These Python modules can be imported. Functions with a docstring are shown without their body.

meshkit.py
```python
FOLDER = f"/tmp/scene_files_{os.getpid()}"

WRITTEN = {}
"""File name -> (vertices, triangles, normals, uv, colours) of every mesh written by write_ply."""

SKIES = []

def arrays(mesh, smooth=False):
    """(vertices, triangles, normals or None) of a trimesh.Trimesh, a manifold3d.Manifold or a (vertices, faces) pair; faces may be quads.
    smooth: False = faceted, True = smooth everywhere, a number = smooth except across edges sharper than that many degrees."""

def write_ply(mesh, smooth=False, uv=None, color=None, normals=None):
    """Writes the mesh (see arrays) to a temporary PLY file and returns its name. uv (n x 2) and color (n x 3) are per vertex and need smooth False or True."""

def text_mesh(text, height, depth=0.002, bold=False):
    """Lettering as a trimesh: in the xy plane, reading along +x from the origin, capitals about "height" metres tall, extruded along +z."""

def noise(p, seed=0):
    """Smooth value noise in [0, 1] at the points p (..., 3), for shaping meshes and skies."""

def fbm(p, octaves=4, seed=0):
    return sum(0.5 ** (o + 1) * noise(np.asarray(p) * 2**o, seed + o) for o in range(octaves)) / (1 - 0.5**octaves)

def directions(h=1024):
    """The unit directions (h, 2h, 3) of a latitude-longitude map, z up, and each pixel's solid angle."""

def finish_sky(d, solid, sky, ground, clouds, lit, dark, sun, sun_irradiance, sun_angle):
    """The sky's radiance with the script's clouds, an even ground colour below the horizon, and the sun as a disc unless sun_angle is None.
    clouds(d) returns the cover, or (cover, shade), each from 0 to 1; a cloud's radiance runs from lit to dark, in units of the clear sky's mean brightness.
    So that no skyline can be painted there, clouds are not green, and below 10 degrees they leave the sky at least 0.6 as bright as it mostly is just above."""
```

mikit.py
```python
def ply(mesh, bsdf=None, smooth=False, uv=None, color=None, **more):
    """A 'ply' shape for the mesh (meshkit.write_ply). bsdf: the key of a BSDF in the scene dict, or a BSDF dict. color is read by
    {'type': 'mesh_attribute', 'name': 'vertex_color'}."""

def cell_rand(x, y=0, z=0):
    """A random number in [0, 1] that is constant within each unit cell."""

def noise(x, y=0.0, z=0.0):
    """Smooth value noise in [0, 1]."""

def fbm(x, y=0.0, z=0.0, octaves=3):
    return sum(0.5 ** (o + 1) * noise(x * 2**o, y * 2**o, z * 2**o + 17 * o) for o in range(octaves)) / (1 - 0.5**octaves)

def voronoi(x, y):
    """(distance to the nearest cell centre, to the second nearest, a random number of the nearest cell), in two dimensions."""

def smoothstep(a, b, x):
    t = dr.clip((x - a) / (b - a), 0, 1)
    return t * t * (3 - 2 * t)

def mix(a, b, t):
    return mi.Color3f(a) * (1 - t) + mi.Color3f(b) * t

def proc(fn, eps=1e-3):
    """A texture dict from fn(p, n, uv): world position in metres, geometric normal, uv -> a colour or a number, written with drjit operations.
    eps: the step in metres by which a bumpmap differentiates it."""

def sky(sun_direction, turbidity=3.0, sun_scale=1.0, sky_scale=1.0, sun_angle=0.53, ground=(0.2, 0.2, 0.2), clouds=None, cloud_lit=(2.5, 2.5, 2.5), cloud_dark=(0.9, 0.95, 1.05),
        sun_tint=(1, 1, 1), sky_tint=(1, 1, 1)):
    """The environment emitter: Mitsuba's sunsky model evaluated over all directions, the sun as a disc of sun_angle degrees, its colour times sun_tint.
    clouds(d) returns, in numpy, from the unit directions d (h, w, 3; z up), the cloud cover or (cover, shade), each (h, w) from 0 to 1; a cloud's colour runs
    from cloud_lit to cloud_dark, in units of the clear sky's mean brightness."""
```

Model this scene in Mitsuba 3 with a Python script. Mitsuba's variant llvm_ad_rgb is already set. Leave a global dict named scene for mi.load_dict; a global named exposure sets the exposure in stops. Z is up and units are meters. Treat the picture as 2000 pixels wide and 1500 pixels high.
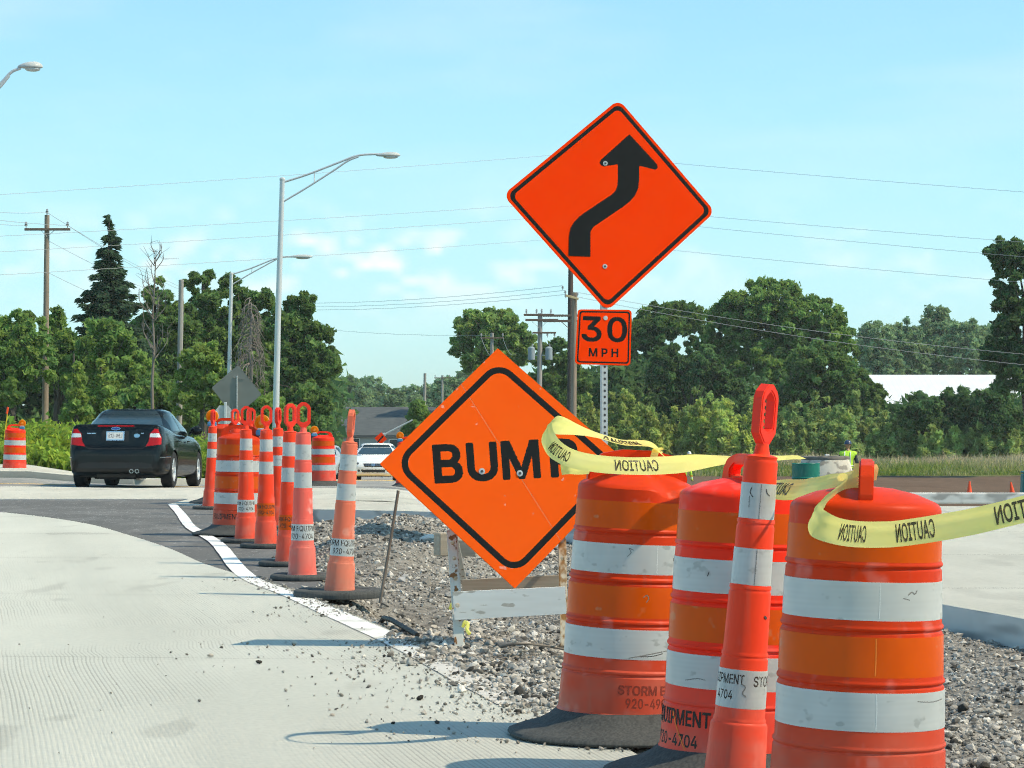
import math, random
import numpy as np, trimesh, drjit as dr, mitsuba as mi
import manifold3d as m3
import shapely
from shapely.geometry import Polygon, Point, LineString, box as sbox
from shapely import affinity
import meshkit, mikit
from mikit import proc, noise as tn, fbm as tfbm, smoothstep as tss, mix as tmix, cell_rand, voronoi

random.seed(7)
rng = np.random.default_rng(7)
T4 = mi.ScalarTransform4f

# ------------------------------------------------------------------ camera, sky, exposure
F, HC, YH = 5000.0, 1.22, 818.0          # focal length in photo pixels, eye height, horizon row
scene = {}
scene['camera'] = {'type': 'perspective', 'fov_axis': 'x', 'fov': 2 * math.degrees(math.atan(1000.0 / F)),
                   'principal_point_offset_x': 0.0, 'principal_point_offset_y': -(YH - 750.0) / 1500.0,
                   'near_clip': 0.5, 'far_clip': 6000.0,
                   'to_world': T4().look_at(origin=[0, 0, HC], target=[0, 1, HC], up=[0, 0, 1])}
SUN_AZ, SUN_EL = math.radians(105), math.radians(49)     # azimuth clockwise from the viewing direction
sun = [math.sin(SUN_AZ) * math.cos(SUN_EL), math.cos(SUN_AZ) * math.cos(SUN_EL), math.sin(SUN_EL)]


def clouds(d):
    el = np.degrees(np.arcsin(np.clip(d[..., 2], -1, 1)))
    az = np.degrees(np.arctan2(d[..., 0], d[..., 1]))
    q = np.stack([az * 0.62 + 0.4, el * 1.75, 0 * az], -1)
    n = meshkit.fbm(q, 5, 3)
    n2 = meshkit.fbm(q * 3.1 + 5, 4, 11)
    puff = np.clip((n * 0.62 + n2 * 0.38 - 0.49) / 0.13, 0, 1)
    low = np.exp(-((el - 3.5) / 0.85) ** 2)
    wisp = np.clip((meshkit.fbm(np.stack([az * 0.16, el * 0.75 - az * .02, 0 * az + 9], -1), 4, 5) - 0.45) / 0.4, 0, 1)
    low = low * (0.25 + 0.75 * np.exp(-((az + 4.0) / 4.2) ** 2))
    cover = np.clip(0.9 * puff * low + 0.20 * wisp * np.clip((el - 2) / 6, 0, 1), 0, 0.85)
    veil = 0.30 * np.exp(-np.clip(el, 0, 90) / 7.0)
    return np.clip(cover + veil, 0, 1), 0.25 * (1 - puff)


scene['sky'] = mikit.sky(sun, turbidity=3.0, sky_scale=1.5, sun_scale=0.85, clouds=clouds, cloud_lit=(2.35, 2.38, 2.3), cloud_dark=(1.6, 1.75, 1.8),
                         sky_tint=(0.86, 1.205, 1.03), sun_tint=(1.0, 1.0, 0.95))
exposure = 1.72

# ------------------------------------------------------------------ naming helpers
labels, used = {}, {}


def fresh(base):
    n = used.get(base, -1) + 1
    used[base] = n
    return base if n == 0 else f'{base}_{n:03d}'


def say(key, label=None, cat=None, group=None, kind=None):
    labels[key] = {k: v for k, v in dict(label=label, category=cat, group=group, kind=kind).items() if v}


def thing(name, label, cat, group=None):
    key = fresh(name)
    say(key, label, cat, group)
    return key


def obj(name, mesh, bsdf, parent=None, smooth=30, M=None, color=None, label=None):
    """one entry of the scene; mesh may be a ready shape dict (shared by copies)"""
    key = fresh(f'{parent}__{name}' if parent else name)
    shape = dict(mesh) if isinstance(mesh, dict) else mikit.ply(mesh, bsdf, smooth=smooth, color=color)
    if isinstance(mesh, dict) and bsdf is not None:
        shape['bsdf'] = {'type': 'ref', 'id': bsdf}
    if M is not None:
        shape['to_world'] = T4(np.asarray(M, float))
    scene[key] = shape
    if label:
        labels[key] = {'label': label}
    return key


def struct(name, mesh, bsdf, smooth=False, color=None, parent=None):
    key = obj(name, mesh, bsdf, parent, smooth, color=color)
    if parent is None:
        labels[key] = {'kind': 'structure'}
    return key


# ------------------------------------------------------------------ maths helpers
def P(px, py, d):
    return np.array([(px - 1000.0) / F * d, d, HC + (YH - py) / F * d])


def MT(x, y, z, rz=0.0, lean_x=0.0, lean_y=0.0, s=1.0):
    """translate * lean (deg, towards +x / +y) * spin about z * scale"""
    m = trimesh.transformations
    M = m.translation_matrix([x, y, z]) @ m.rotation_matrix(math.radians(lean_x), [0, 1, 0]) @ m.rotation_matrix(-math.radians(lean_y), [1, 0, 0])
    return M @ m.rotation_matrix(math.radians(rz), [0, 0, 1]) @ np.diag([s, s, s, 1.0])


def cat(*ms):
    ms = [m for m in (ms[0] if len(ms) == 1 and isinstance(ms[0], (list, tuple)) else ms)]
    return trimesh.util.concatenate(ms)


def cbox(sx, sy, sz, ch=0.004, at=(0, 0, 0)):
    """box with chamfered edges, centred on at"""
    p = []
    for a in (-1, 1):
        for b in (-1, 1):
            for c in (-1, 1):
                x, y, z = a * sx / 2, b * sy / 2, c * sz / 2
                p += [(x - a * ch, y - b * ch, z), (x - a * ch, y, z - c * ch), (x, y - b * ch, z - c * ch)]
    h = trimesh.convex.convex_hull(np.array(p))
    h.apply_translation(at)
    return h


def beam(a, b, w, h, ch=0.003, up=(0, 0, 1)):
    a, b = np.array(a, float), np.array(b, float)
    L = np.linalg.norm(b - a)
    z = (b - a) / L
    x = np.cross(up, z)
    if np.linalg.norm(x) < 1e-6:
        x = np.array([1.0, 0, 0])
    x /= np.linalg.norm(x)
    y = np.cross(z, x)
    m = cbox(w, h, L, ch)
    M = np.eye(4)
    M[:3, 0], M[:3, 1], M[:3, 2], M[:3, 3] = x, y, z, (a + b) / 2
    m.apply_transform(M)
    return m


def tube(pts, radii, sides=8, caps=True):
    p = np.asarray(pts, float)
    r = np.broadcast_to(np.asarray(radii, float), (len(p),))
    t = np.gradient(p, axis=0)
    t /= np.linalg.norm(t, axis=1, keepdims=True) + 1e-12
    ref = np.array([0, 0, 1.0]) if abs(t[:, 2]).mean() < 0.8 else np.array([1.0, 0, 0])
    a = np.cross(t, ref)
    a /= np.linalg.norm(a, axis=1, keepdims=True) + 1e-12
    b = np.cross(t, a)
    ang = np.arange(sides) * 2 * np.pi / sides
    v = p[:, None] + r[:, None, None] * (np.cos(ang)[None, :, None] * a[:, None] + np.sin(ang)[None, :, None] * b[:, None])
    i, j = np.meshgrid(np.arange(len(p) - 1), np.arange(sides), indexing='ij')
    q = np.stack([i * sides + j, i * sides + (j + 1) % sides, (i + 1) * sides + (j + 1) % sides, (i + 1) * sides + j], -1).reshape(-1, 4)
    f = np.vstack([q[:, [0, 2, 1]], q[:, [0, 3, 2]]])
    v = v.reshape(-1, 3)
    if caps:
        n = len(v)
        v = np.vstack([v, p[:1], p[-1:]])
        k = np.arange(sides)
        f = np.vstack([f, np.stack([k * 0 + n, k, (k + 1) % sides], 1)[:, [0, 1, 2]], np.stack([k * 0 + n + 1, n - sides + (k + 1) % sides, n - sides + k], 1)])
    m = trimesh.Trimesh(v, f, process=False)
    return m


def curve(pts, n=40):
    """Catmull-Rom through pts"""
    p = np.asarray(pts, float)
    p = np.vstack([2 * p[0] - p[1], p, 2 * p[-1] - p[-2]])
    out = []
    for i in range(1, len(p) - 2):
        t = np.linspace(0, 1, n, endpoint=False)[:, None]
        a, b, c, d = p[i - 1], p[i], p[i + 1], p[i + 2]
        out.append(0.5 * (2 * b + (c - a) * t + (2 * a - 5 * b + 4 * c - d) * t ** 2 + (3 * b - 3 * c + d - a) * t ** 3))
    out.append(p[-2][None])
    return np.vstack(out)


def lathe(prof, n=48):
    m = trimesh.creation.revolve(np.asarray(prof, float), sections=n)
    return m


def plate(poly, depth, holes=None):
    """extrude a 2D shape given in (x, z); front face towards -y at y=0, thickness depth backwards"""
    if not isinstance(poly, (shapely.Polygon, shapely.MultiPolygon)):
        poly = Polygon(poly)
    gs = getattr(poly, 'geoms', [poly])
    m = cat([trimesh.creation.extrude_polygon(g, depth, engine='earcut') for g in gs])
    v = m.vertices.copy()
    m.vertices = np.stack([v[:, 0], depth - v[:, 2], v[:, 1]], 1)      # rotation: x, -z, y (det +1)
    return m


def text2d(txt, height, bold=False, depth=0.001, width=None):
    m = meshkit.text_mesh(txt, height, depth, bold)
    v = m.vertices.copy()
    b = v.min(0), v.max(0)
    v[:, 0] -= (b[0][0] + b[1][0]) / 2
    v[:, 1] -= (b[0][1] + b[1][1]) / 2
    v[:, 2] -= b[0][2]
    if width:
        v[:, 0] *= width / (b[1][0] - b[0][0])
    m.vertices = v
    return m


def text_poly(txt, height, grow, width=None):
    """lettering as a 2D shape, strokes thickened by grow"""
    m = text2d(txt, height, True, .001)
    top = m.face_normals[:, 2] > .9
    g = shapely.union_all([Polygon(t[:, :2]).buffer(1e-5) for t in m.triangles[top]]).buffer(grow, join_style='mitre', mitre_limit=1.6).simplify(.0008)
    x0, y0, x1, y1 = g.bounds
    return affinity.scale(g, (width / (x1 - x0)) if width else 1, height / (y1 - y0), origin=(0, 0))


def heavy_plate(txt, height, grow, width=None, rot=0, at=(0, 0), y=0.0, depth=.001):
    g = affinity.translate(affinity.rotate(text_poly(txt, height, grow, width), rot, origin=(0, 0)), *at)
    m = plate(g, depth)
    m.apply_translation([0, y - depth, 0])
    return m


def text_plate(txt, height, bold=False, depth=0.001, width=None, rot=0, at=(0, 0), y=0.0):
    """lettering standing in the xz plane, front towards -y, its back at y"""
    m = text2d(txt, height, bold, depth, width)
    v = m.vertices.copy()
    c, s = math.cos(math.radians(rot)), math.sin(math.radians(rot))
    x, z = c * v[:, 0] - s * v[:, 1] + at[0], s * v[:, 0] + c * v[:, 1] + at[1]
    m.vertices = np.stack([x, y - v[:, 2], z], 1)
    return m


def wrap_text(txt, height, r_of_z, z0, ang0=0.0, bold=False, width=None, depth=0.0012):
    """lettering wrapped round a drum; ang0 = 0 faces -y, positive turns towards +x"""
    m = text2d(txt, height, bold, depth, width)
    m = m.subdivide_to_size(0.03) if len(m.faces) < 4000 else m
    v = m.vertices
    z = z0 + v[:, 1]
    r = r_of_z(z) + 0.0005 + v[:, 2]
    a = math.radians(ang0) + v[:, 0] / r_of_z(np.full(len(v), z0))
    m.vertices = np.stack([r * np.sin(a), -r * np.cos(a), z], 1)
    if r_of_z is drum_r:
        m.vertices = wobble(m.vertices)
    return m


def sheet(poly, step, zf):
    """a ground polygon (x, y) as a fine triangulated sheet at height zf(x, y), facing up"""
    v, f = trimesh.creation.triangulate_polygon(poly, engine='earcut')
    m = trimesh.Trimesh(np.column_stack([v, np.zeros(len(v))]), f, process=False)
    m = m.subdivide_to_size(step, max_iter=14)
    m.merge_vertices()
    v = m.vertices.copy()
    v[:, 2] = zf(v[:, 0], v[:, 1])
    m.vertices = v
    fn = m.face_normals
    if fn[:, 2].mean() < 0:
        m.invert()
    return m


def skirt(poly, zf, depth, step=0.4):
    """the vertical outer faces of a slab under poly"""
    ms = []
    for ring in [poly.exterior, *poly.interiors]:
        L = ring.length
        n = max(8, int(L / step))
        p = np.array([ring.interpolate(i / n, normalized=True).coords[0] for i in range(n)])
        z = zf(p[:, 0], p[:, 1])
        v = np.vstack([np.column_stack([p, z]), np.column_stack([p, z - depth])])
        k = np.arange(n)
        f = np.vstack([np.stack([k, (k + 1) % n, n + k], 1), np.stack([(k + 1) % n, n + (k + 1) % n, n + k], 1)])
        ms.append(trimesh.Trimesh(v, f, process=False))
    return cat(ms)


def slab(poly, step, zf, depth):
    return cat(sheet(poly, step, zf), skirt(poly, zf, depth))


# ------------------------------------------------------------------ terrain
def terrain(x, y):
    x, y = np.asarray(x, float), np.asarray(y, float)
    u = x / np.maximum(y, 12)
    zl = np.interp(y, [0, 62, 90, 125, 160, 220, 400, 900, 3000], [0, 0, -.6, -1.4, -1.9, -2.6, -4, -5, -5])
    zm = np.interp(y, [0, 44, 49, 52, 75, 102, 156, 220, 400, 900, 3000], [0, 0, -.07, -.14, -.62, -1.21, -2.2, -3, -5, -5.5, -5.5])
    zr = np.interp(y, [0, 36, 37.5, 52, 75, 100, 156, 200, 300, 900, 3000], [0, 0, -.2, -.58, -1.24, -1.6, -2.6, -2.75, -3.5, -5, -5])
    wl = np.clip((-.155 - u) / .035, 0, 1)
    wr = np.clip((u - -.05) / .07, 0, 1)
    return zl * wl + zr * wr + zm * (1 - wl - wr)


# edges in plan (x at depth y)
LINE = np.array([(0.95, 7.0), (0.53, 8.94), (0.13, 10.95), (-0.1, 12.0), (-0.34, 13.2), (-0.66, 14.6), (-0.95, 15.8), (-1.43, 17.8), (-1.81, 19.2), (-2.13, 20.9), (-2.8, 25.2), (-3.5, 28.8), (-4.1, 32.6), (-4.75, 36.6)])
EDGE_X = lambda y: np.interp(y, LINE[:, 1], LINE[:, 0])      # outer edge of the white line
SLAB = np.array([(5.2, 4.0), (4.2, 9.0), (3.6, 12.5), (3.12, 15.5), (2.81, 16.85), (2.35, 19.5), (1.9, 22.5), (1.3, 26), (0.6, 29.5), (-0.3, 32.2), (-1.2, 33.6), (-2.6, 34.4), (-3.6, 35.0), (-4.9, 36.6)])
SLAB_C = curve(SLAB, 8)
ASPH = np.array([(-30, 60), (-14, 44), (-9, 36.6), (-6.7, 33.5), (-5.1, 30.2), (-4.03, 26.9), (-3.2, 24), (-2.6, 21.6), (-2.05, 19.8), (-1.72, 18.85)])


def gravel_z(x, y):
    base = -0.03 - 0.20 * np.clip((x - EDGE_X(y)) / 1.6, 0, 1)
    n = meshkit.fbm(np.stack([x * 1.1, y * 0.45, 0 * x], -1), 3, 21) - 0.5
    n2 = meshkit.fbm(np.stack([x * 3.3, y * 1.6, 0 * x], -1), 3, 22) - 0.5
    pile = 0.52 * np.exp(-((x + 1.0) / 0.75) ** 2 - ((y - 24.0) / 3.6) ** 2) + 0.16 * np.exp(-((x - 0.4) / 1.0) ** 2 - ((y - 20) / 3.0) ** 2)
    dip = -0.36 * np.exp(-((x + 0.66) / 0.26) ** 2 - ((y - 17.0) / 0.75) ** 2)
    near = np.clip((x - EDGE_X(y)) / 0.5, 0, 1)
    return base + near * (0.30 * n + 0.10 * n2 + pile + dip)


# ------------------------------------------------------------------ materials
def pr(name, color, rough=0.5, bump=None, bscale=1.0, twosided=True, **kw):
    b = {'type': 'principled', 'base_color': color if isinstance(color, dict) else {'type': 'rgb', 'value': list(color)}, 'roughness': rough, **kw}
    if bump is not None:
        b = {'type': 'bumpmap', 'arbitrary': bump, 'scale': bscale, 'bsdf': b}
    scene[name] = {'type': 'twosided', 'bsdf': b} if twosided else b
    return name


def leafmat(name, trans=0.9):
    scene[name] = {'type': 'principledthin', 'base_color': {'type': 'mesh_attribute', 'name': 'vertex_color'}, 'roughness': 0.55, 'diff_trans': trans, 'spec_trans': 0.0, 'eta': 1.4}
    return name


def tines(p):
    """position across the grooves, in grooves: longitudinal tining with a shaky hand"""
    c = p.x + p.y * 0.215
    amp = tss(0.35, 0.7, tfbm(p.x * 0.5, p.y * 0.9, 4.0))
    wav = 0.045 * (tn(p.x * 0.5, p.y * 0.8, 3.0) - 0.5) + amp * (0.015 * dr.sin(p.y * 7.5 + 5 * tn(p.x * 0.7, p.y * 0.5)) + 0.016 * (tn(p.x * 1.5, p.y * 3.2, 5.0) - 0.5))
    return (c + wav) / 0.021


def near_concrete(p, n, uv):
    # mottled concrete; longitudinal tining has its groove shade painted as dark lines
    c = p.x + p.y * 0.215
    s = tines(p)
    row = dr.floor(s)
    fr = s - row
    groove_shade = tss(0.26, 0.10, dr.abs(fr - 0.5)) * (0.25 + 0.75 * tn(row * 7.3, p.y * 1.1))
    groove_shade = groove_shade * tss(27.0, 13.0, p.y) * tss(0.22, 0.6, tfbm(p.x * 0.9 + 3, p.y * 0.35, 1.0))
    m = tfbm(p.x * 1.3, p.y * 0.45, 0.0)
    fine = tn(p.x * 60, p.y * 60)
    track = tfbm(c * 2.2, p.y * 0.06, 7.0)
    base = tmix((0.355, 0.365, 0.330), (0.465, 0.475, 0.435), 0.55 * m + 0.45 * track)
    dark = tss(0.70, 0.80, tfbm(p.x * 3 + 1, p.y * 1.1, 6.0)) * 0.14
    q = p.y + 0.10 * p.x - 12.9
    jd = dr.abs(q - 4.6 * dr.floor(q / 4.6 + 0.5)) + 0.02 * (tn(p.x * 6, p.y * 6) - 0.5)
    dark = dark + 0.16 * tss(0.022, 0.008, jd) + 0.05 * tss(0.35, 0.0, jd) * tfbm(p.x * 4, p.y * 4)
    tyre = dr.exp(-dr.square((c - 1.0) / 0.20)) + dr.exp(-dr.square((c - 2.5) / 0.22))
    dark = dark + 0.07 * tyre * (0.4 + 0.6 * tfbm(c * 5, p.y * 0.3, 2.0))
    return base * (0.95 + 0.09 * fine) * (1 - 0.30 * groove_shade) * (1 - dark)


def near_bump(p, n, uv):
    s = tines(p)
    fr = s - dr.floor(s)
    return -0.0007 * tss(0.30, 0.10, dr.abs(fr - 0.5)) * tss(20.0, 12.0, p.y) + 0.0010 * tn(p.x * 45, p.y * 45)


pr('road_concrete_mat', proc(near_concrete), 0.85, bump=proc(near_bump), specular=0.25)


def far_concrete(p, n, uv):
    m = tfbm(p.x * 0.9, p.y * 0.5, 2.0)
    st = tfbm(p.x * 5, p.y * 1.4, 5.0)
    jn = tss(0.03, 0.012, dr.abs(p.y - 4.6 * dr.floor(p.y / 4.6 + 0.5)))
    stain = tss(0.60, 0.72, tfbm(p.x * 1.7 + 9, p.y * 0.8, 4.0))
    return tmix((0.34, 0.335, 0.295), (0.46, 0.455, 0.41), 0.6 * m + 0.4 * st) * (1 - 0.35 * jn) * (1 - 0.10 * stain) * (0.94 + 0.1 * tn(p.x * 40, p.y * 40, p.z * 40))


pr('slab_concrete_mat', proc(far_concrete), 0.85, specular=0.25)


def kerb_face(p, n, uv):
    damp = tss(0.52, 0.66, tfbm(p.x * 3.5 + p.y, p.z * 6, p.y * 0.7)) * 0.45
    return tmix((0.56, 0.56, 0.54), (0.66, 0.66, 0.64), tfbm(p.x * 6, p.y * 6, p.z * 6)) * (1 - damp)


pr('slab_edge_mat', proc(kerb_face), 0.85, specular=0.2)


def asphalt(p, n, uv):
    m = tfbm(p.x * 0.9, p.y * 0.35, 1.0)
    g = tn(p.x * 70, p.y * 70)
    grit = tss(0.80, 0.92, tn(p.x * 30, p.y * 9, 2.0))
    dust = tss(0.5, 0.75, tfbm(p.x * 1.8, p.y * 0.9, 8.0))
    return tmix((0.085, 0.087, 0.088), (0.120, 0.121, 0.122), m) * (0.85 + 0.3 * g) * (1 + 0.6 * grit) * (1 + 0.25 * dust)


pr('asphalt_mat', proc(asphalt), 0.85, specular=0.25)


def far_asph(p, n, uv):
    return tmix((0.17, 0.17, 0.168), (0.27, 0.27, 0.26), tfbm(p.x * 0.6, p.y * 0.3, 2.0)) * (0.9 + 0.2 * tn(p.x * 12, p.y * 12))


pr('far_road_mat', proc(far_asph), 0.85, specular=0.25)


def paint_white(p, n, uv):
    wear = dr.minimum(1.0, tss(0.52, 0.70, tfbm(p.x * 9, p.y * 5, 1.0)) * tss(22.0, 12.0, p.y) + 0.9 * tss(14.9, 13.2, p.y + 0.8 * tfbm(p.x * 8, p.y * 4, 3.0)))
    return tmix((0.70, 0.70, 0.685), (0.42, 0.41, 0.36), 0.7 * wear)


pr('line_paint_mat', proc(paint_white), 0.6)
pr('yellow_paint_mat', (0.62, 0.40, 0.12), 0.7)


def earth(p, n, uv):
    m = tfbm(p.x * 0.5, p.y * 0.14, 0.0)
    f = tfbm(p.x * 2.8, p.y * 1.1, 3.0)
    soil = tmix((0.070, 0.046, 0.033), (0.140, 0.098, 0.072), 0.5 * m + 0.5 * f)
    grass = tmix((0.06, 0.085, 0.02), (0.17, 0.17, 0.07), f)
    edge = p.y + 10 * (m - 0.5)
    right = tss(-0.03, 0.02, p.x / dr.maximum(p.y, 10))
    t = tss(170, 178, edge) * right + (1 - right) * tss(60, 62, p.y)
    return tmix(soil, grass, t)


pr('ground_mat', proc(earth), 0.95, specular=0.1)


def gravelbase(p, n, uv):
    a = tn(p.x * 38, p.y * 38, p.z * 38)
    b = tfbm(p.x * 2, p.y * 1, 0.0)
    return tmix((0.075, 0.070, 0.062), (0.32, 0.30, 0.27), 0.75 * a + 0.25 * b)


pr('gravel_base_mat', proc(gravelbase), 0.95, specular=0.1)
pr('stone_mat', {'type': 'mesh_attribute', 'name': 'vertex_color'}, 0.85, specular=0.25)


def local_dirt(c1, c2, k=1.0, scuff=(0.75, 0.72, 0.68), amt=0.25):
    """plastic with streaks, scuffs and road dust"""
    def fn(p, n, uv):
        a = tfbm(p.x * 6, p.y * 6, p.z * 5)
        st = tfbm(p.x * 22, p.y * 22, p.z * 3)
        sc = tss(0.60, 0.78, tfbm(p.x * 14 + 5, p.y * 14, p.z * 9)) * amt
        low = tss(0.50, 0.05, p.z) * 0.42 * tfbm(p.x * 9, p.y * 9, p.z * 14)
        base = tmix(c1, c2, 0.6 * a + 0.4 * st)
        drip = tss(0.62, 0.80, tfbm(p.x * 42, p.y * 42, p.z * 1.6)) * 0.16
        return tmix(tmix(tmix(base, scuff, sc), (0.30, 0.17, 0.12), drip), (0.40, 0.34, 0.27), low)
    return proc(fn)


pr('drum_plastic', local_dirt((0.60, 0.036, 0.006), (0.70, 0.052, 0.011), amt=0.13), 0.42, specular=0.10)
pr('drum_plastic_bright', local_dirt((0.92, 0.028, 0.008), (0.96, 0.042, 0.013), amt=0.10), 0.42, specular=0.12)
pr('channelizer_plastic', local_dirt((0.94, 0.050, 0.016), (0.97, 0.075, 0.026), amt=0.07), 0.42, specular=0.14)
pr('channelizer_scuffed', local_dirt((0.86, 0.080, 0.050), (0.88, 0.16, 0.12), amt=0.65, scuff=(0.80, 0.55, 0.50)), 0.6)
pr('channelizer_faded', local_dirt((0.76, 0.13, 0.060), (0.82, 0.20, 0.11), amt=0.30, scuff=(0.70, 0.50, 0.42)), 0.65)
pr('loop_plastic', (0.92, 0.040, 0.016), 0.42, specular=0.3)


def whiteband(p, n, uv):
    s = tfbm(p.x * 9, p.y * 9, p.z * 8)
    rib = tn(p.x * 5, p.y * 5, p.z * 130)
    sc = tss(0.64, 0.76, tfbm(p.x * 22, p.y * 22, p.z * 30)) * 0.5
    return tmix(tmix((0.42, 0.44, 0.44), (0.53, 0.55, 0.55), s), (0.24, 0.26, 0.25), sc) * (0.94 + 0.07 * rib)


pr('white_sheeting', proc(whiteband), 0.35, specular=0.6, clearcoat=0.4, clearcoat_gloss=0.85)


def orangeband(p, n, uv):
    s = tfbm(p.x * 8, p.y * 8, p.z * 6)
    sc = tss(0.70, 0.80, tfbm(p.x * 20, p.y * 20, p.z * 20)) * 0.30
    return tmix(tmix((0.64, 0.072, 0.0008), (0.74, 0.105, 0.0015), s), (0.6, 0.36, 0.2), sc)


pr('orange_sheeting', proc(orangeband), 0.30, specular=0.12, clearcoat=0.12, clearcoat_gloss=0.85)


def rubber(p, n, uv):
    w = tn(p.x * 160, p.y * 160) * 0.5 + 0.5 * tfbm(p.x * 7, p.y * 7, p.z * 7)
    return tmix((0.028, 0.031, 0.033), (0.110, 0.115, 0.112), w)


pr('rubber_mat', proc(rubber), 0.8, specular=0.3, bump=proc(lambda p, n, uv: 0.0012 * tn(p.x * 150, p.y * 150)))
pr('stencil_ink', (0.035, 0.028, 0.025), 0.8)
pr('stencil_faded', (0.25, 0.030, 0.014), 0.75)
pr('sign_black', (0.010, 0.012, 0.013), 0.6, specular=0.15)


def signorange(a, b, chips=0.0):
    def fn(p, n, uv):
        s = tfbm(p.x * 5, p.y * 5, p.z * 5)
        ch = tss(0.765, 0.81, tfbm(p.x * 27, p.y * 21, p.z * 21)) * chips
        return tmix(tmix(a, b, s), (0.80, 0.62, 0.55), ch)
    return proc(fn)


pr('arrow_sign_sheeting', signorange((0.99, 0.044, 0.0015), (0.99, 0.058, 0.003), 0.0), 0.6, specular=0.02)
pr('bump_sign_sheeting', signorange((0.99, 0.102, 0.006), (0.99, 0.126, 0.010), 0.4), 0.6, specular=0.03)


def metalgrey(p, n, uv):
    return tmix((0.42, 0.43, 0.43), (0.58, 0.59, 0.59), tfbm(p.x * 18, p.y * 18, p.z * 18))


pr('galvanised', proc(metalgrey), 0.45, metallic=0.35, specular=0.5)
pr('lamp_post_metal', (0.66, 0.68, 0.69), 0.42, metallic=0.25, specular=0.5)
pr('lamp_head_grey', (0.50, 0.53, 0.53), 0.5)
pr('lamp_glass', (0.62, 0.66, 0.66), 0.15, specular=0.6)
pr('sign_back', proc(lambda p, n, uv: tmix((0.17, 0.175, 0.16), (0.24, 0.245, 0.225), tfbm(p.x * 3, p.y * 3, p.z * 3))), 0.5, metallic=0.2)


def rustywhite(p, n, uv):
    r = tss(0.60, 0.70, tfbm(p.x * 40, p.y * 40, p.z * 26))
    return tmix((0.60, 0.59, 0.54), (0.23, 0.10, 0.03), r)


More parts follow.
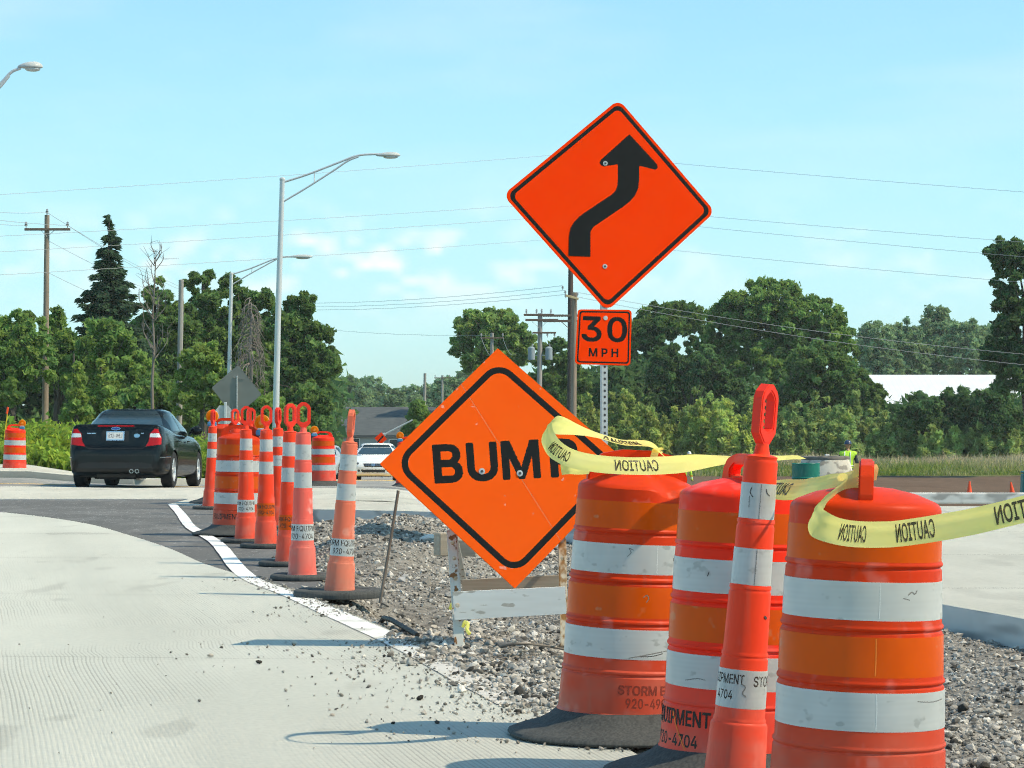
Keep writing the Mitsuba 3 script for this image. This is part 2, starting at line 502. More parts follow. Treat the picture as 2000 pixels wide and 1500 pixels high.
pr('rusty_white_steel', proc(rustywhite), 0.7)
pr('rusty_steel', proc(lambda p, n, uv: tmix((0.30, 0.15, 0.05), (0.58, 0.50, 0.38), tss(0.35, 0.65, tfbm(p.x * 40, p.y * 40, p.z * 24)))), 0.8)
pr('dark_rod', proc(lambda p, n, uv: tmix((0.10, 0.085, 0.075), (0.20, 0.17, 0.14), tfbm(p.x * 20, p.y * 20, p.z * 10))), 0.7)


def plankwhite(p, n, uv):
    g = tfbm(p.x * 4, p.y * 30, p.z * 38)
    chip = tss(0.62, 0.72, tfbm(p.x * 12, p.y * 12, p.z * 26))
    return tmix(tmix((0.62, 0.62, 0.60), (0.72, 0.73, 0.72), g), (0.30, 0.27, 0.22), chip * 0.7)


pr('white_plank', proc(plankwhite), 0.75)
pr('bare_plank', proc(lambda p, n, uv: tmix((0.24, 0.20, 0.15), (0.42, 0.37, 0.30), tfbm(p.x * 3, p.y * 20, p.z * 45))), 0.85)
pr('pole_wood', proc(lambda p, n, uv: tmix((0.20, 0.15, 0.11), (0.40, 0.32, 0.25), tfbm(p.x * 14, p.y * 14, p.z * 0.9))), 0.9)
pr('pole_wood_dark', proc(lambda p, n, uv: tmix((0.055, 0.045, 0.04), (0.13, 0.10, 0.085), tfbm(p.x * 14, p.y * 14, p.z * 0.9))), 0.9)
pr('pole_wood_grey', proc(lambda p, n, uv: tmix((0.26, 0.25, 0.24), (0.42, 0.40, 0.37), tfbm(p.x * 14, p.y * 14, p.z * 0.9))), 0.9)
pr('crossarm_wood', (0.16, 0.12, 0.095), 0.85)
pr('crossarm_yellow', (0.62, 0.50, 0.28), 0.8)
pr('ceramic', (0.32, 0.34, 0.36), 0.3)
pr('wire_metal', (0.42, 0.44, 0.45), 0.6)
pr('transformer_grey', (0.30, 0.36, 0.40), 0.5)
scene['tape_mat'] = {'type': 'principledthin', 'base_color': proc(lambda p, n, uv: tmix((0.98, 0.94, 0.27), (0.99, 0.96, 0.40), tfbm(p.x * 8, p.y * 8, p.z * 25))), 'roughness': 0.35, 'diff_trans': 0.85, 'spec_trans': 0.0, 'eta': 1.4}
pr('tape_ink', (0.055, 0.045, 0.012), 0.5)
scene['amber_lens'] = {'type': 'principledthin', 'base_color': {'type': 'rgb', 'value': [0.95, 0.36, 0.008]}, 'roughness': 0.18, 'diff_trans': 1.3, 'spec_trans': 0.0, 'eta': 1.5}
pr('amber_rim', (0.85, 0.26, 0.01), 0.3)
pr('battery_blue', (0.05, 0.22, 0.42), 0.4)
pr('battery_white', (0.70, 0.74, 0.76), 0.4)

# car
pr('paint_black', (0.003, 0.006, 0.008), 0.10, specular=0.20, clearcoat=0.35, clearcoat_gloss=0.97)
pr('paint_white', (0.78, 0.79, 0.79), 0.25, specular=0.5, clearcoat=1.0, clearcoat_gloss=0.95)
pr('paint_silver', (0.50, 0.52, 0.53), 0.3, metallic=0.4, clearcoat=1.0, clearcoat_gloss=0.95)
pr('car_glass', (0.016, 0.028, 0.028), 0.03, specular=0.9, clearcoat=1.0, clearcoat_gloss=1.0)
pr('car_trim', (0.012, 0.013, 0.014), 0.55)
pr('tyre', (0.018, 0.018, 0.019), 0.8)
pr('rim_metal', (0.72, 0.74, 0.76), 0.3, metallic=0.55)
pr('rim_dark', (0.05, 0.055, 0.06), 0.5)
pr('chrome', (0.75, 0.77, 0.79), 0.12, metallic=1.0)
pr('tail_red', (0.52, 0.004, 0.008), 0.15, specular=0.25, clearcoat=0.3)
pr('lamp_clear', (0.72, 0.76, 0.78), 0.12, specular=0.7, clearcoat=1.0)
pr('emblem_blue', (0.03, 0.08, 0.28), 0.25)
pr('plate_white', (0.72, 0.72, 0.70), 0.45)
pr('plate_ink', (0.10, 0.10, 0.12), 0.6)
pr('sticker_blue', (0.20, 0.42, 0.62), 0.5)

pr('roof_shingle', proc(lambda p, n, uv: tmix((0.060, 0.072, 0.080), (0.105, 0.118, 0.125), tfbm(p.x * 2.2, p.y * 2.2, p.z * 9))), 0.9)
pr('roof_white_metal', proc(lambda p, n, uv: tmix((0.74, 0.75, 0.76), (0.82, 0.82, 0.82), tfbm(p.x * .6, p.y * .6, p.z)) * (1 - 0.08 * tss(0.12, 0.0, dr.abs(p.x / 0.6 - dr.floor(p.x / 0.6) - 0.5)))), 0.4)
pr('roof_brown', (0.17, 0.125, 0.105), 0.9)
pr('siding_grey', proc(lambda p, n, uv: tmix((0.33, 0.37, 0.36), (0.40, 0.44, 0.43), tfbm(p.x, p.y, p.z * 7))), 0.8)
pr('siding_tan', (0.36, 0.33, 0.28), 0.8)
pr('window_dark', (0.05, 0.06, 0.07), 0.1, specular=0.8)
pr('concrete_pipe', proc(lambda p, n, uv: tmix(tmix((0.56, 0.52, 0.44), (0.68, 0.63, 0.55), tfbm(p.x * 4, p.y * 4, p.z * 3)), (0.22, 0.19, 0.16), tss(0.52, 0.62, tfbm(p.x * 5 + 3, p.y * 5, p.z * 5)) * 0.75)), 0.9)
pr('concrete_dark_rim', proc(lambda p, n, uv: tmix((0.10, 0.085, 0.075), (0.28, 0.25, 0.22), tfbm(p.x * 9, p.y * 9, p.z * 9))), 0.9)
pr('green_steel', proc(lambda p, n, uv: tmix((0.008, 0.16, 0.115), (0.012, 0.22, 0.16), tfbm(p.x * 5, p.y * 5, p.z * 5))), 0.35, specular=0.5)
pr('teal_plastic', (0.02, 0.16, 0.16), 0.45)
pr('cone_orange', (0.92, 0.085, 0.014), 0.45)
pr('marker_yellow', (0.80, 0.50, 0.02), 0.5)
pr('vest_lime', (0.55, 0.90, 0.06), 0.7)
pr('vest_stripe', (0.78, 0.80, 0.76), 0.5)
pr('hat_navy', (0.03, 0.05, 0.11), 0.3)
pr('hat_white', (0.74, 0.76, 0.76), 0.35)
pr('skin', (0.40, 0.22, 0.15), 0.6)
pr('trousers_dark', (0.04, 0.045, 0.05), 0.8)
pr('boots_tan', (0.45, 0.36, 0.08), 0.7)
pr('bark', proc(lambda p, n, uv: tmix((0.05, 0.042, 0.035), (0.12, 0.10, 0.085), tfbm(p.x * 6, p.y * 6, p.z * 2))), 0.95)
pr('dead_wood', proc(lambda p, n, uv: tmix((0.16, 0.135, 0.12), (0.30, 0.265, 0.24), tfbm(p.x * 6, p.y * 6, p.z * 2))), 0.95)
leafmat('leaf_mat', 0.95)
leafmat('grass_mat', 0.8)

# ================================================================== SETTING
# ground: one sheet to the horizon, lowered under the paved and gravelled work zone
def ground_mesh():
    ys = np.concatenate([np.linspace(-12, 36, 25), np.linspace(36.5, 64, 40), np.linspace(66, 160, 60), np.linspace(164, 300, 35), np.geomspace(310, 3000, 30)])
    us = np.concatenate([np.linspace(-1.2, -0.26, 14), np.linspace(-0.25, 0.25, 70), np.linspace(0.26, 1.2, 14)])
    Y, U = np.meshgrid(ys, us, indexing='ij')
    X = U * (np.maximum(Y, 0) + 30)
    Z = terrain(X, Y)
    uu = X / np.maximum(Y, 12)
    edge = np.where(uu < -0.045, 61.5, 37.5)
    Z = Z - np.where(Y < edge - 1.2, 0.55, np.where(Y < edge, 0.55 * (edge - Y) / 1.2, 0.0))
    cor = (Y > 44) & (Y < 215) & (uu > -0.115) & (uu < 0.0)
    Z = np.where(cor, np.minimum(Z, terrain(X, Y) - 0.25), Z)
    far = np.clip((Y - 62) / 20, 0, 1)
    Z += far * 0.25 * (meshkit.fbm(np.stack([X * .12, Y * .05, 0 * X], -1), 3, 9) - .5) * (~cor)
    ny, nu = X.shape
    i, j = np.meshgrid(np.arange(ny - 1), np.arange(nu - 1), indexing='ij')
    a = i * nu + j
    f = np.vstack([np.stack([a, a + 1, a + nu + 1], -1).reshape(-1, 3), np.stack([a, a + nu + 1, a + nu], -1).reshape(-1, 3)])
    m = trimesh.Trimesh(np.stack([X, Y, Z], -1).reshape(-1, 3), f, process=False)
    if m.face_normals[:, 2].mean() < 0:
        m.invert()
    return m


struct('ground', ground_mesh(), 'ground_mat', smooth=True)
flat = lambda z: (lambda x, y: terrain(x, y) + z)

# near lane: concrete slab left of the line, its far edge following the asphalt wedge
near_poly = Polygon([(-16, -8), (2.9, -8)] + [(EDGE_X(y) + 0.0, y) for y in np.linspace(7, 18.6, 16)] + [tuple(q) for q in curve(ASPH[::-1], 6)[:-1] if q[1] < 44] + [(-16, 44)])
near_poly = near_poly.buffer(0).intersection(sbox(-16, -8, 6, 44))
near_poly = max(getattr(near_poly, 'geoms', [near_poly]), key=lambda g: g.area)
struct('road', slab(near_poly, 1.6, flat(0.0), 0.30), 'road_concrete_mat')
# asphalt lies a few mm lower, under the line and out to the gravel
asph_poly = Polygon([(-16, 38.9), (-16, 17.2)] + [(EDGE_X(y) + 0.42 * min(1, max(0.02, (y - 17.2) / 2.2)), y) for y in np.linspace(17.25, 36.4, 26)] + [(-4.6, 38.9)])
asph_poly = asph_poly.buffer(0).difference(near_poly.buffer(-0.35))
asph_poly = max(getattr(asph_poly, 'geoms', [asph_poly]), key=lambda g: g.area)
struct('asphalt_patch', slab(asph_poly, 1.2, flat(-0.008), 0.25), 'asphalt_mat')
# cross street slab and the new pavement on the right
cross_poly = Polygon([(26, 4.0)] + [tuple(q) for q in SLAB_C] + [(-4.9, 38.9), (-20, 38.9), (-20, 46.2), (1.2, 46.2), (1.6, 36.7), (26, 36.7)]).buffer(0)
struct('new_pavement', sheet(cross_poly, 1.2, flat(0.004)), 'slab_concrete_mat')
struct('pavement_edge', skirt(cross_poly, flat(0.004), 0.34, 0.15), 'slab_edge_mat')


def ribbon_on_ground(pts, width, z, step=0.4):
    ls = LineString([tuple(p) for p in pts])
    return sheet(ls.buffer(width / 2, cap_style='flat'), step, flat(z))


wl = LineString([tuple(p) for p in curve(LINE[2:], 6)]).parallel_offset(0.11, 'left')
tt = np.linspace(0, wl.length, 60)
pc = np.array([wl.interpolate(t).coords[0] for t in tt])
nv = np.gradient(pc, axis=0); nv = np.column_stack([-nv[:, 1], nv[:, 0]]) / np.linalg.norm(nv, axis=1, keepdims=True)
hw = np.interp(pc[:, 1], [11, 15, 19, 36], [.085, .085, .070, .062])[:, None] * (1 + .10 * (meshkit.noise(np.column_stack([pc * 3, 0 * tt])) - .5))[:, None]
wpoly = Polygon(np.vstack([pc + nv * hw, (pc - nv * hw)[::-1]])).buffer(0)
struct('edge_line', sheet(wpoly, 0.5, flat(0.0045)), 'line_paint_mat')

# far kerb on the right edge of the new pavement, a sidewalk apron on the left beyond the cross street
kerb = cat([cbox(24, 0.16, 0.16, 0.02, at=(13.7, 36.62, 0.085))])
struct('kerb', kerb, 'slab_edge_mat')
far_poly = Polygon([(-46, 46.2), (1.2, 46.2), (0.8, 60), (-1.8, 75), (-3.6, 110), (-5, 200), (-14, 200), (-10.5, 110), (-7.2, 75), (-6.2, 62), (-7.6, 53.2), (-46, 53.2)])
struct('far_road', sheet(far_poly.buffer(0), 1.5, flat(0.0)), 'far_road_mat')
walk_poly = Polygon([(-46, 53.3), (-7.7, 53.3), (-6.5, 61.4), (-9, 61.6), (-46, 61.6)])
struct('pavement', slab(walk_poly, 1.5, flat(0.13), 0.3), 'slab_concrete_mat')
struct('centre_line', ribbon_on_ground([(-40, 48.0), (-9, 48.0), (-4.2, 48.2)], 0.30, 0.006), 'yellow_paint_mat')
struct('lane_line', ribbon_on_ground([(-5.2, 88), (-5.6, 98)], 2.2, 0.006, 0.8), 'yellow_paint_mat')

# gravel bed between the lane and the new pavement
grav_poly = Polygon([(EDGE_X(y) - 0.02, y) for y in np.linspace(7, 18.4, 14)] + [(EDGE_X(y) + 0.30, y) for y in np.linspace(18.8, 34.8, 16)] + [tuple(q) for q in SLAB_C[::-1] if q[1] < 35.2] + [(4.6, 4.0), (1.3, 4.0)]).buffer(0.03)
struct('gravel_bed', sheet(grav_poly, 0.2, gravel_z), 'gravel_base_mat', smooth=True)

# ------------------------------------------------------------------ loose stones
ICO = trimesh.creation.icosahedron()
STONES = []
OCT = trimesh.convex.convex_hull(np.array([[1, 0, 0], [-1, 0, 0], [0, 1, 0], [0, -1, 0], [0, 0, 1], [0, 0, -1.0], [.6, .6, .55]]))
for k in range(16):
    src = ICO if k < 10 else OCT
    v = src.vertices / np.linalg.norm(src.vertices, axis=1, keepdims=True)
    v = v * (0.68 + 0.55 * rng.random((len(v), 1)))
    v = v * np.array([1.0, 0.55 + 0.4 * rng.random(), 0.42 + 0.35 * rng.random()])
    STONES.append((v, src.faces))


def rot_mats(n, r):
    q = r.normal(size=(n, 4))
    q /= np.linalg.norm(q, axis=1, keepdims=True)
    w, x, y, z = q.T
    return np.stack([np.stack([1 - 2 * (y * y + z * z), 2 * (x * y - w * z), 2 * (x * z + w * y)], -1), np.stack([2 * (x * y + w * z), 1 - 2 * (x * x + z * z), 2 * (y * z - w * x)], -1),
                     np.stack([2 * (x * z - w * y), 2 * (y * z + w * x), 1 - 2 * (x * x + y * y)], -1)], 1)


def stones(pos, size, tint, r):
    V, Fc, C, at = [], [], [], 0
    kind = np.where(pos[:, 1] < 15.5, r.integers(0, 10, len(pos)), r.integers(10, 16, len(pos)))
    for k, (v, f) in enumerate(STONES):
        i = np.where(kind == k)[0]
        if not len(i):
            continue
        R = rot_mats(len(i), r)
        w = np.einsum('nij,vj->nvi', R, v) * size[i, None, None]
        w[:, :, 2] *= 0.8
        w = w + pos[i, None, :]
        V.append(w.reshape(-1, 3))
        Fc.append((f[None] + (np.arange(len(i)) * len(v))[:, None, None]).reshape(-1, 3) + at)
        at += len(i) * len(v)
        C.append(np.repeat(tint[i], len(v), axis=0))
    return trimesh.Trimesh(np.vstack(V), np.vstack(Fc), process=False), np.vstack(C)


def stone_tint(n, r):
    g = np.clip(r.normal(0.33, 0.17, n), 0.05, 0.75)
    warm = r.random(n)
    return np.stack([g * (1.0 + 0.06 * warm), g * (0.965 + 0.0 * warm), g * (0.91 - 0.08 * warm)], -1)


def pts_in(poly, n, r, wy=None):
    x0, y0, x1, y1 = poly.bounds
    out = np.zeros((0, 2))
    while len(out) < n:
        # depth density falls off with distance so that pixels, not metres, are covered evenly
        y = y0 + (y1 - y0) * r.random(3 * n) ** 1.7
        x = x0 + (x1 - x0) * r.random(3 * n)
        ok = shapely.contains_xy(poly, x, y)
        out = np.vstack([out, np.column_stack([x, y])[ok]])
    return out[:n]


vis = grav_poly.intersection(sbox(-5, 9.5, 5, 36))
p2 = pts_in(vis, 88000, rng)
sz = np.clip(rng.lognormal(math.log(0.0098), 0.50, len(p2)), 0.0045, 0.040) * (1 + np.clip(p2[:, 1] - 14, 0, 20) * 0.035)
pz = gravel_z(p2[:, 0], p2[:, 1]) + sz * 0.25
gm, gc = stones(np.column_stack([p2, pz]), sz, stone_tint(len(p2), rng), rng)
# scatter thrown on to the concrete lane, thinning away from the edge
n = 2300
y = 9.2 + 10.5 * rng.random(n) ** 1.1
off = rng.exponential(0.20, n) * np.where((y > 9.6) & (y < 14.0), 1.5, 0.5)
x = EDGE_X(y) - off
cl = meshkit.fbm(np.column_stack([x * 2.5, y * 1.1, 0 * x]), 3, 31)
keep = (cl > 0.42) & (x > -4)
xy = np.column_stack([x, y])[keep]
sz2 = np.clip(rng.lognormal(math.log(0.0062), 0.5, len(xy)), 0.003, 0.022)
xy2 = np.column_stack([rng.uniform(-2.6, 0.6, 220), rng.uniform(9, 24, 220)])[:90]
xy2 = xy2[xy2[:, 0] < EDGE_X(xy2[:, 1])]
xy = np.vstack([xy, xy2])
sz2 = np.concatenate([sz2, rng.uniform(0.003, 0.008, len(xy2))])
tint2 = stone_tint(len(xy), rng) * 0.75
gm2, gc2 = stones(np.column_stack([xy, sz2 * 0.3 + 0.003]), sz2, tint2, rng)
# banked stones over the ragged line end, 14 to 11 m out
n = 9000
y = 10.6 + 3.7 * rng.random(n)
x = EDGE_X(y) + rng.normal(0.12, 0.16, n)
cl = meshkit.fbm(np.column_stack([x * 3.2, y * 1.4, 0 * x + 4]), 3, 33)
dens = np.clip((cl - 0.36) / 0.2, 0, 1) * np.where(np.abs(y - 13.1) < 1.0, 1.0, 0.45)
k = rng.random(n) < dens
xy3 = np.column_stack([x, y])[k]
sz3 = np.clip(rng.lognormal(math.log(0.0105), 0.45, len(xy3)), 0.005, 0.035)
gm3, gc3 = stones(np.column_stack([xy3, np.maximum(sz3 * 0.4, 0.005)]), sz3, stone_tint(len(xy3), rng), rng)
key = obj('gravel', cat(gm, gm2, gm3), 'stone_mat', smooth=False, color=np.vstack([gc, gc2, gc3]))
say(key, 'loose grey and tan crushed gravel between the lane and the new pavement, scattered on to the concrete', 'gravel', kind='stuff')


def rock(name, label, px, py, d, r, tint, group=None, squash=0.7):
    m = trimesh.creation.icosphere(2, 1.0)
    v = m.vertices * (0.75 + 0.5 * meshkit.fbm(m.vertices * 1.3 + px, 3, int(px) % 50))[:, None]
    # knock flat facets
    for a in range(7):
        nrm = rng.normal(size=3); nrm /= np.linalg.norm(nrm)
        dd = v @ nrm
        v = v - np.clip(dd - 0.68, 0, None)[:, None] * nrm
    v = v * np.array([1.25, 0.9, squash]) * r
    c = P(px, py, d)
    m.vertices = v + c + np.array([0, 0, r * squash * 0.35])
    kname = obj(name, m, 'stone_mat', smooth=False, color=np.tile(np.array(tint), (len(v), 1)))
    say(kname, label, 'stone', group)


for i, (px, py, r, lab) in enumerate([(842, 1212, .045, 'largest dark stone left of the rusty barricade leg, lying under the black pipe end'),
                                      (850, 1240, .05, 'dark grey stone nearest the blue shadow of the BUMP sign, close to the barricade foot'),
                                      (822, 1246, .04, 'small grey stone at the ragged end of the white line, left of the dark stones'),
                                      (925, 1225, .055, 'pale beige rounded stone under the white plank, right of the yellow flagging tape'),
                                      (1008, 1232, .045, 'dark stone under the middle of the white barricade plank'),
                                      (985, 1262, .04, 'low dark stone lying right of the barricade foot on the gravel')]):
    d = 14.6 - (py - 1212) * 0.02
    xg = (px - 1000) / F * d
    tone = (0.50, 0.45, 0.38) if 'beige' in lab else (0.13, 0.13, 0.13)
    z = float(gravel_z(np.array([xg]), np.array([d]))[0])
    rock('stone', lab, px, YH + (HC - z) / d * F, d, r, tone)

# the pale concrete lump lying on the gravel behind the BUMP sign
zz = float(gravel_z(np.array([-0.75]), np.array([22.0]))[0])
rock('concrete_lump', 'white broken concrete lump on the gravel pile left of the brown block', 845, YH + (HC - zz) / 22.0 * F, 22.0, 0.09, (0.66, 0.66, 0.63), squash=0.5)


# a bent black pipe end, a stick and an added strip of shade in the gravel
def on_gravel(px, d, dz=0.0):
    xg = (px - 1000) / F * d
    return np.array([xg, d, float(gravel_z(np.array([xg]), np.array([d]))[0]) + dz])


k = obj('drain_pipe', tube([on_gravel(742, 15.6, .01), on_gravel(750, 15.5, .055), on_gravel(765, 15.3, .05), on_gravel(815, 14.7, .02)], [.014, .016, .016, .016], 10), 'car_trim')
say(k, 'short bent black pipe lying on gravel beyond the ragged end of the white line', 'pipe')
k = obj('stick', tube(curve([on_gravel(962, 13.6, .01), on_gravel(1010, 13.5, .035), on_gravel(1060, 13.6, .05), on_gravel(1100, 13.7, .06)], 6), [.008] * 9 + [.007] * 10, 6), 'dark_rod')
say(k, 'long thin brown stick lying on gravel left of the nearest orange drum', 'stick')
k = obj('hollow_shade', cat([tube(curve([on_gravel(792, 17.3, .03), on_gravel(815, 17.0, .06), on_gravel(845, 17.2, .05), on_gravel(868, 17.5, .02)], 6), [.012] * 9 + [.03] * 10, 8)]), 'rubber_mat')  # dark strip added to stand for the shade in the hollow
say(k, 'dark strip added as shade in the hollow of the gravel left of the barricade', 'shade strip')

# ================================================================== TRAFFIC DRUMS
SEC = [(.085, .25, .262, .2575), (.25, .44, .2520, .2480), (.44, .60, .2440, .2410), (.60, .785, .2370, .2325), (.785, .948, .2285, .2255)]


def drum_r(z):
    z = np.asarray(z, float)
    out = np.full(z.shape, .262)
    for z0, z1, r0, r1 in SEC:
        out = np.where((z >= z0), r0 + (r1 - r0) * np.clip((z - z0) / (z1 - z0), 0, 1), out)
    return out


def drum_body(dent_mark=None):
    prof = [(0.0, .085), (.255, .085)]
    for k, (z0, z1, r0, r1) in enumerate(SEC):
        prof += [(r0 + (.004 if k else 0), z0 + .002), (r0 + .0065, z0 + .006), (r0 + .0062, z0 + .012), (r0 + .001, z0 + .019), (r1, z1 - .010), (r1 - .004, z1 - .004), (r1 - .005, z1 - .001)]
    prof[-2:] = [(.2252, .952)]
    prof += [(.2225, .962), (.216, .970), (.205, .977), (.15, .999), (.08, 1.014), (0, 1.020)]
    m = lathe(prof, 72)
    v = m.vertices.copy()
    a = np.arctan2(v[:, 0], -v[:, 1])
    m.vertices = wobble(v)
    return m


def wobble(v):
    """blow-moulding unevenness, shared by the drum and its sheeting"""
    a = np.arctan2(v[:, 0], -v[:, 1])
    w = (meshkit.fbm(np.stack([np.cos(a) * 1.3, np.sin(a) * 1.3, v[:, 2] * 3], -1), 2, 5) - .5) * 0.010
    rr = np.hypot(v[:, 0], v[:, 1]) + 1e-9
    v = v.copy()
    v[:, :2] *= (1 + w * np.clip(rr / .2, 0, 1) / np.maximum(rr, .05))[:, None]
    return v


def band(z0, z1, r_of=drum_r, out=0.0022, n=72):
    zs = np.linspace(z0, z1, 5)
    r = r_of(zs)
    prof = [(r[0] - .002, z0)] + [(a + out, b) for a, b in zip(r, zs)] + [(r[-1] - .002, z1)]
    m = lathe(prof, n)
    if r_of is drum_r:
        m.vertices = wobble(m.vertices)
    return m


def drum_handle():
    o = Polygon([(-.195, 0), (.195, 0), (.195, .03), (.175, .085), (.14, .115), (.06, .132), (-.06, .132), (-.14, .115), (-.175, .085), (-.195, .03)]).buffer(-.02).buffer(.02)
    hole = Polygon([(-.115, .055), (.115, .055), (.11, .075), (.07, .095), (-.07, .095), (-.11, .075)]).buffer(-.006).buffer(.006)
    g = o.difference(hole)
    m = cat(plate(g, .034), plate(g.buffer(-.006), .044))
    m.vertices[: len(m.vertices)] = m.vertices
    k = len(plate(g, .034).vertices)
    vv = m.vertices.copy(); vv[k:, 1] -= .005; m.vertices = vv
    m.apply_translation([0, -.017, .968])
    return m


def rubber_base(r_out=.46, seed=1):
    prof = [(.20, .118), (.268, .104), (.30, .078), (.36, .050), (.43, .030), (r_out, .018), (r_out + .006, .008), (r_out, .0)]
    m = lathe(prof, 56)
    v = m.vertices.copy()
    a = np.arctan2(v[:, 1], v[:, 0])
    rr = np.hypot(v[:, 0], v[:, 1])
    s = 1 + np.where(rr > .3, 1, 0) * (0.10 * (meshkit.fbm(np.stack([np.cos(a) * 1.6, np.sin(a) * 1.6, 0 * a], -1), 3, seed) - .5))
    v[:, :2] *= s[:, None]
    v[:, 2] += np.where(rr > .42, .012 * (meshkit.noise(np.stack([np.cos(a) * 2.2, np.sin(a) * 2.2, 0 * a], -1), seed + 3)), 0)
    m.vertices = v
    return m


def sh(mesh, bsdf, smooth=35):
    return mikit.ply(mesh, bsdf, smooth=smooth)


DR = {'body': sh(drum_body(), 'drum_plastic', 40), 'o1': sh(band(.797, .905), 'orange_sheeting', 40), 'w1': sh(band(.633, .745), 'white_sheeting', 40), 'o2': sh(band(.468, .585), 'orange_sheeting', 40),
      'w2': sh(band(.312, .424), 'white_sheeting', 40), 'handle': sh(drum_handle(), 'drum_plastic', 25), 'base': sh(rubber_base(), 'rubber_mat', 50)}


def lamp_parts(key, M, ang):
    """amber warning light: lens, rim, bracket case; ang 0 shows its disc to -y"""
    L = M @ MT(.16, -.06, 1.0, ang, 0, 0, .80)
    c = lathe([(0, -.032), (.05, -.031), (.082, -.022), (.092, -.006), (.092, .006), (.082, .022), (.05, .031), (0, .032)], 28)
    c.apply_transform(trimesh.transformations.rotation_matrix(math.pi / 2, [1, 0, 0]))
    c.apply_translation([0, 0, .155])
    h = obj('warning_light', sh(c, 'amber_lens', 30), None, key, M=L)
    ring = trimesh.creation.torus(.092, .012, 28, 8)
    ring.apply_transform(trimesh.transformations.rotation_matrix(math.pi / 2, [1, 0, 0]))
    ring.apply_translation([0, 0, .155])
    obj('rim', sh(ring, 'amber_rim', 60), None, h, M=L)
    bc = lathe([(0, -.02), (.03, -.02), (.034, 0), (.03, .02), (0, .02)], 16)
    bc.apply_transform(trimesh.transformations.rotation_matrix(math.pi / 2, [1, 0, 0]) )
    bc.apply_translation([0, -.03, .155])
    obj('reflector', sh(bc, 'amber_rim', 30), None, h, M=L)
    obj('battery_case', sh(cbox(.15, .075, .085, .02, at=(0, 0, .028)), 'battery_blue', 20), None, h, M=L)
    obj('battery_lid', sh(cbox(.10, .07, .018, .006, at=(0, 0, .078)), 'battery_white', 20), None, h, M=L)


def drum(label, px, d, z=None, lean=0.0, spin=0.0, scale=1.0, bright=False, handle_rot=0.0, light=None, texts=(), base=True, group=None):
    x = (px - 1000) / F * d
    z = float(terrain(x, d)) if z is None else z
    M = MT(x, d, z, spin, lean, 0, scale)
    key = thing('traffic_drum', label, 'traffic drum', group)
    mat = 'drum_plastic_bright' if bright else 'drum_plastic'
    obj('body', DR['body'], mat, key, M=M)
    for b, nm in (('o1', 'orange_band'), ('w1', 'white_band'), ('o2', 'orange_band'), ('w2', 'white_band')):
        obj(nm, DR[b], None, key, M=M)
    H = M @ MT(0, 0, 0, handle_rot)
    obj('handle', DR['handle'], mat, key, M=H)
    if base:
        obj('rubber_base', DR['base'], None, key, M=MT(x, d, z, 37 * (px % 9), 0, 0, scale))
    for (t, h, zc, ang, w, ink) in texts:
        obj('lettering', sh(wrap_text(t, h, drum_r, zc, ang, True, w), ink, False), None, key, M=M)
    if light is not None:
        lamp_parts(key, M, light)
    return key, M


D1 = drum('orange drum nearest the BUMP sign, with the yellow tape loop over its dented lid', 1221, 9.9, lean=2.6, handle_rot=8,
          texts=[('STORM EQUIPMENT', .034, .196, 36, .42, 'stencil_faded'), ('920-490', .036, .148, 14, .16, 'stencil_faded')])
D2 = drum('bright red-orange drum in the middle, half hidden behind the tall post with a loop handle', 1437, 8.77, lean=2.0, bright=True, handle_rot=-75,
          texts=[('STORM EQUIPMENT', .050, .206, -83, .52, 'stencil_ink'), ('920-4704', .040, .132, -62, .24, 'stencil_ink')])
D4 = drum('large orange drum at the right, with caution tape sagging across its upper band', 1672, 7.67, lean=1.7, handle_rot=82,
          texts=[('STORM EQUIPMENT', .045, .165, 106, .52, 'stencil_ink')])
drum('orange drum standing in the middle of the row of red posts with loop handles', 466, 27.0, lean=0.8, scale=1.05, light=-12, texts=[('EQUIPMENT', .052, .185, -30, .34, 'stencil_ink')], group=None)
drum('orange drum behind the leftmost red post, amber light at its left', 441, 37.0, lean=0.5, scale=1.12, light=10, handle_rot=0)
drum('orange drum hidden behind the middle drum, only its amber light showing edge on', 474, 36.2, scale=1.09, light=80, handle_rot=0)
drum('orange drum with amber light at the left edge, left of the black car', 28, 57.0, lean=1.4, light=0, handle_rot=10, bright=True)
drum('orange drum with an amber light between the red posts and the white car', 631, 51.5, light=8, handle_rot=0, bright=True)
drum('red drum with amber light peeking out behind the left corner of the BUMP sign', 797, 55.0, light=4, handle_rot=0, bright=True)
# where on the shoulder each lamp is bolted
for kk, dx in (('traffic_drum_003', .07), ('traffic_drum_004', -.38), ('traffic_drum_005', -.24), ('traffic_drum_007', -.33), ('traffic_drum_008', -.33)):
    for q in [s for s in scene if s.startswith(kk + '__warning_light')]:
        A = np.array(scene[q]['to_world'].matrix)
        A = A.copy(); A[0, 3] += dx
        scene[q]['to_world'] = T4(A)

# dent in the lid edge of the nearest drum: its own body mesh
bm = drum_body()
v = bm.vertices.copy()
a = np.degrees(np.arctan2(v[:, 0], -v[:, 1]))
hit = np.exp(-((a - 34) / 14.0) ** 2) * np.clip((v[:, 2] - .90) / .06, 0, 1) * np.clip(np.hypot(v[:, 0], v[:, 1]) / .22, 0, 1) ** 2
v[:, 2] -= .030 * hit
v[:, :2] *= (1 - .10 * hit)[:, None]
crease = np.exp(-((a + 5) / 34.0) ** 2) * np.clip((np.hypot(v[:, 0], v[:, 1]) - .06) / .16, 0, 1) * (v[:, 2] > .955)
v[:, 2] -= .012 * crease
bm.vertices = v
scene[D1[0] + '__body'] = {**mikit.ply(bm, 'drum_plastic', smooth=25), 'to_world': T4(D1[1])}

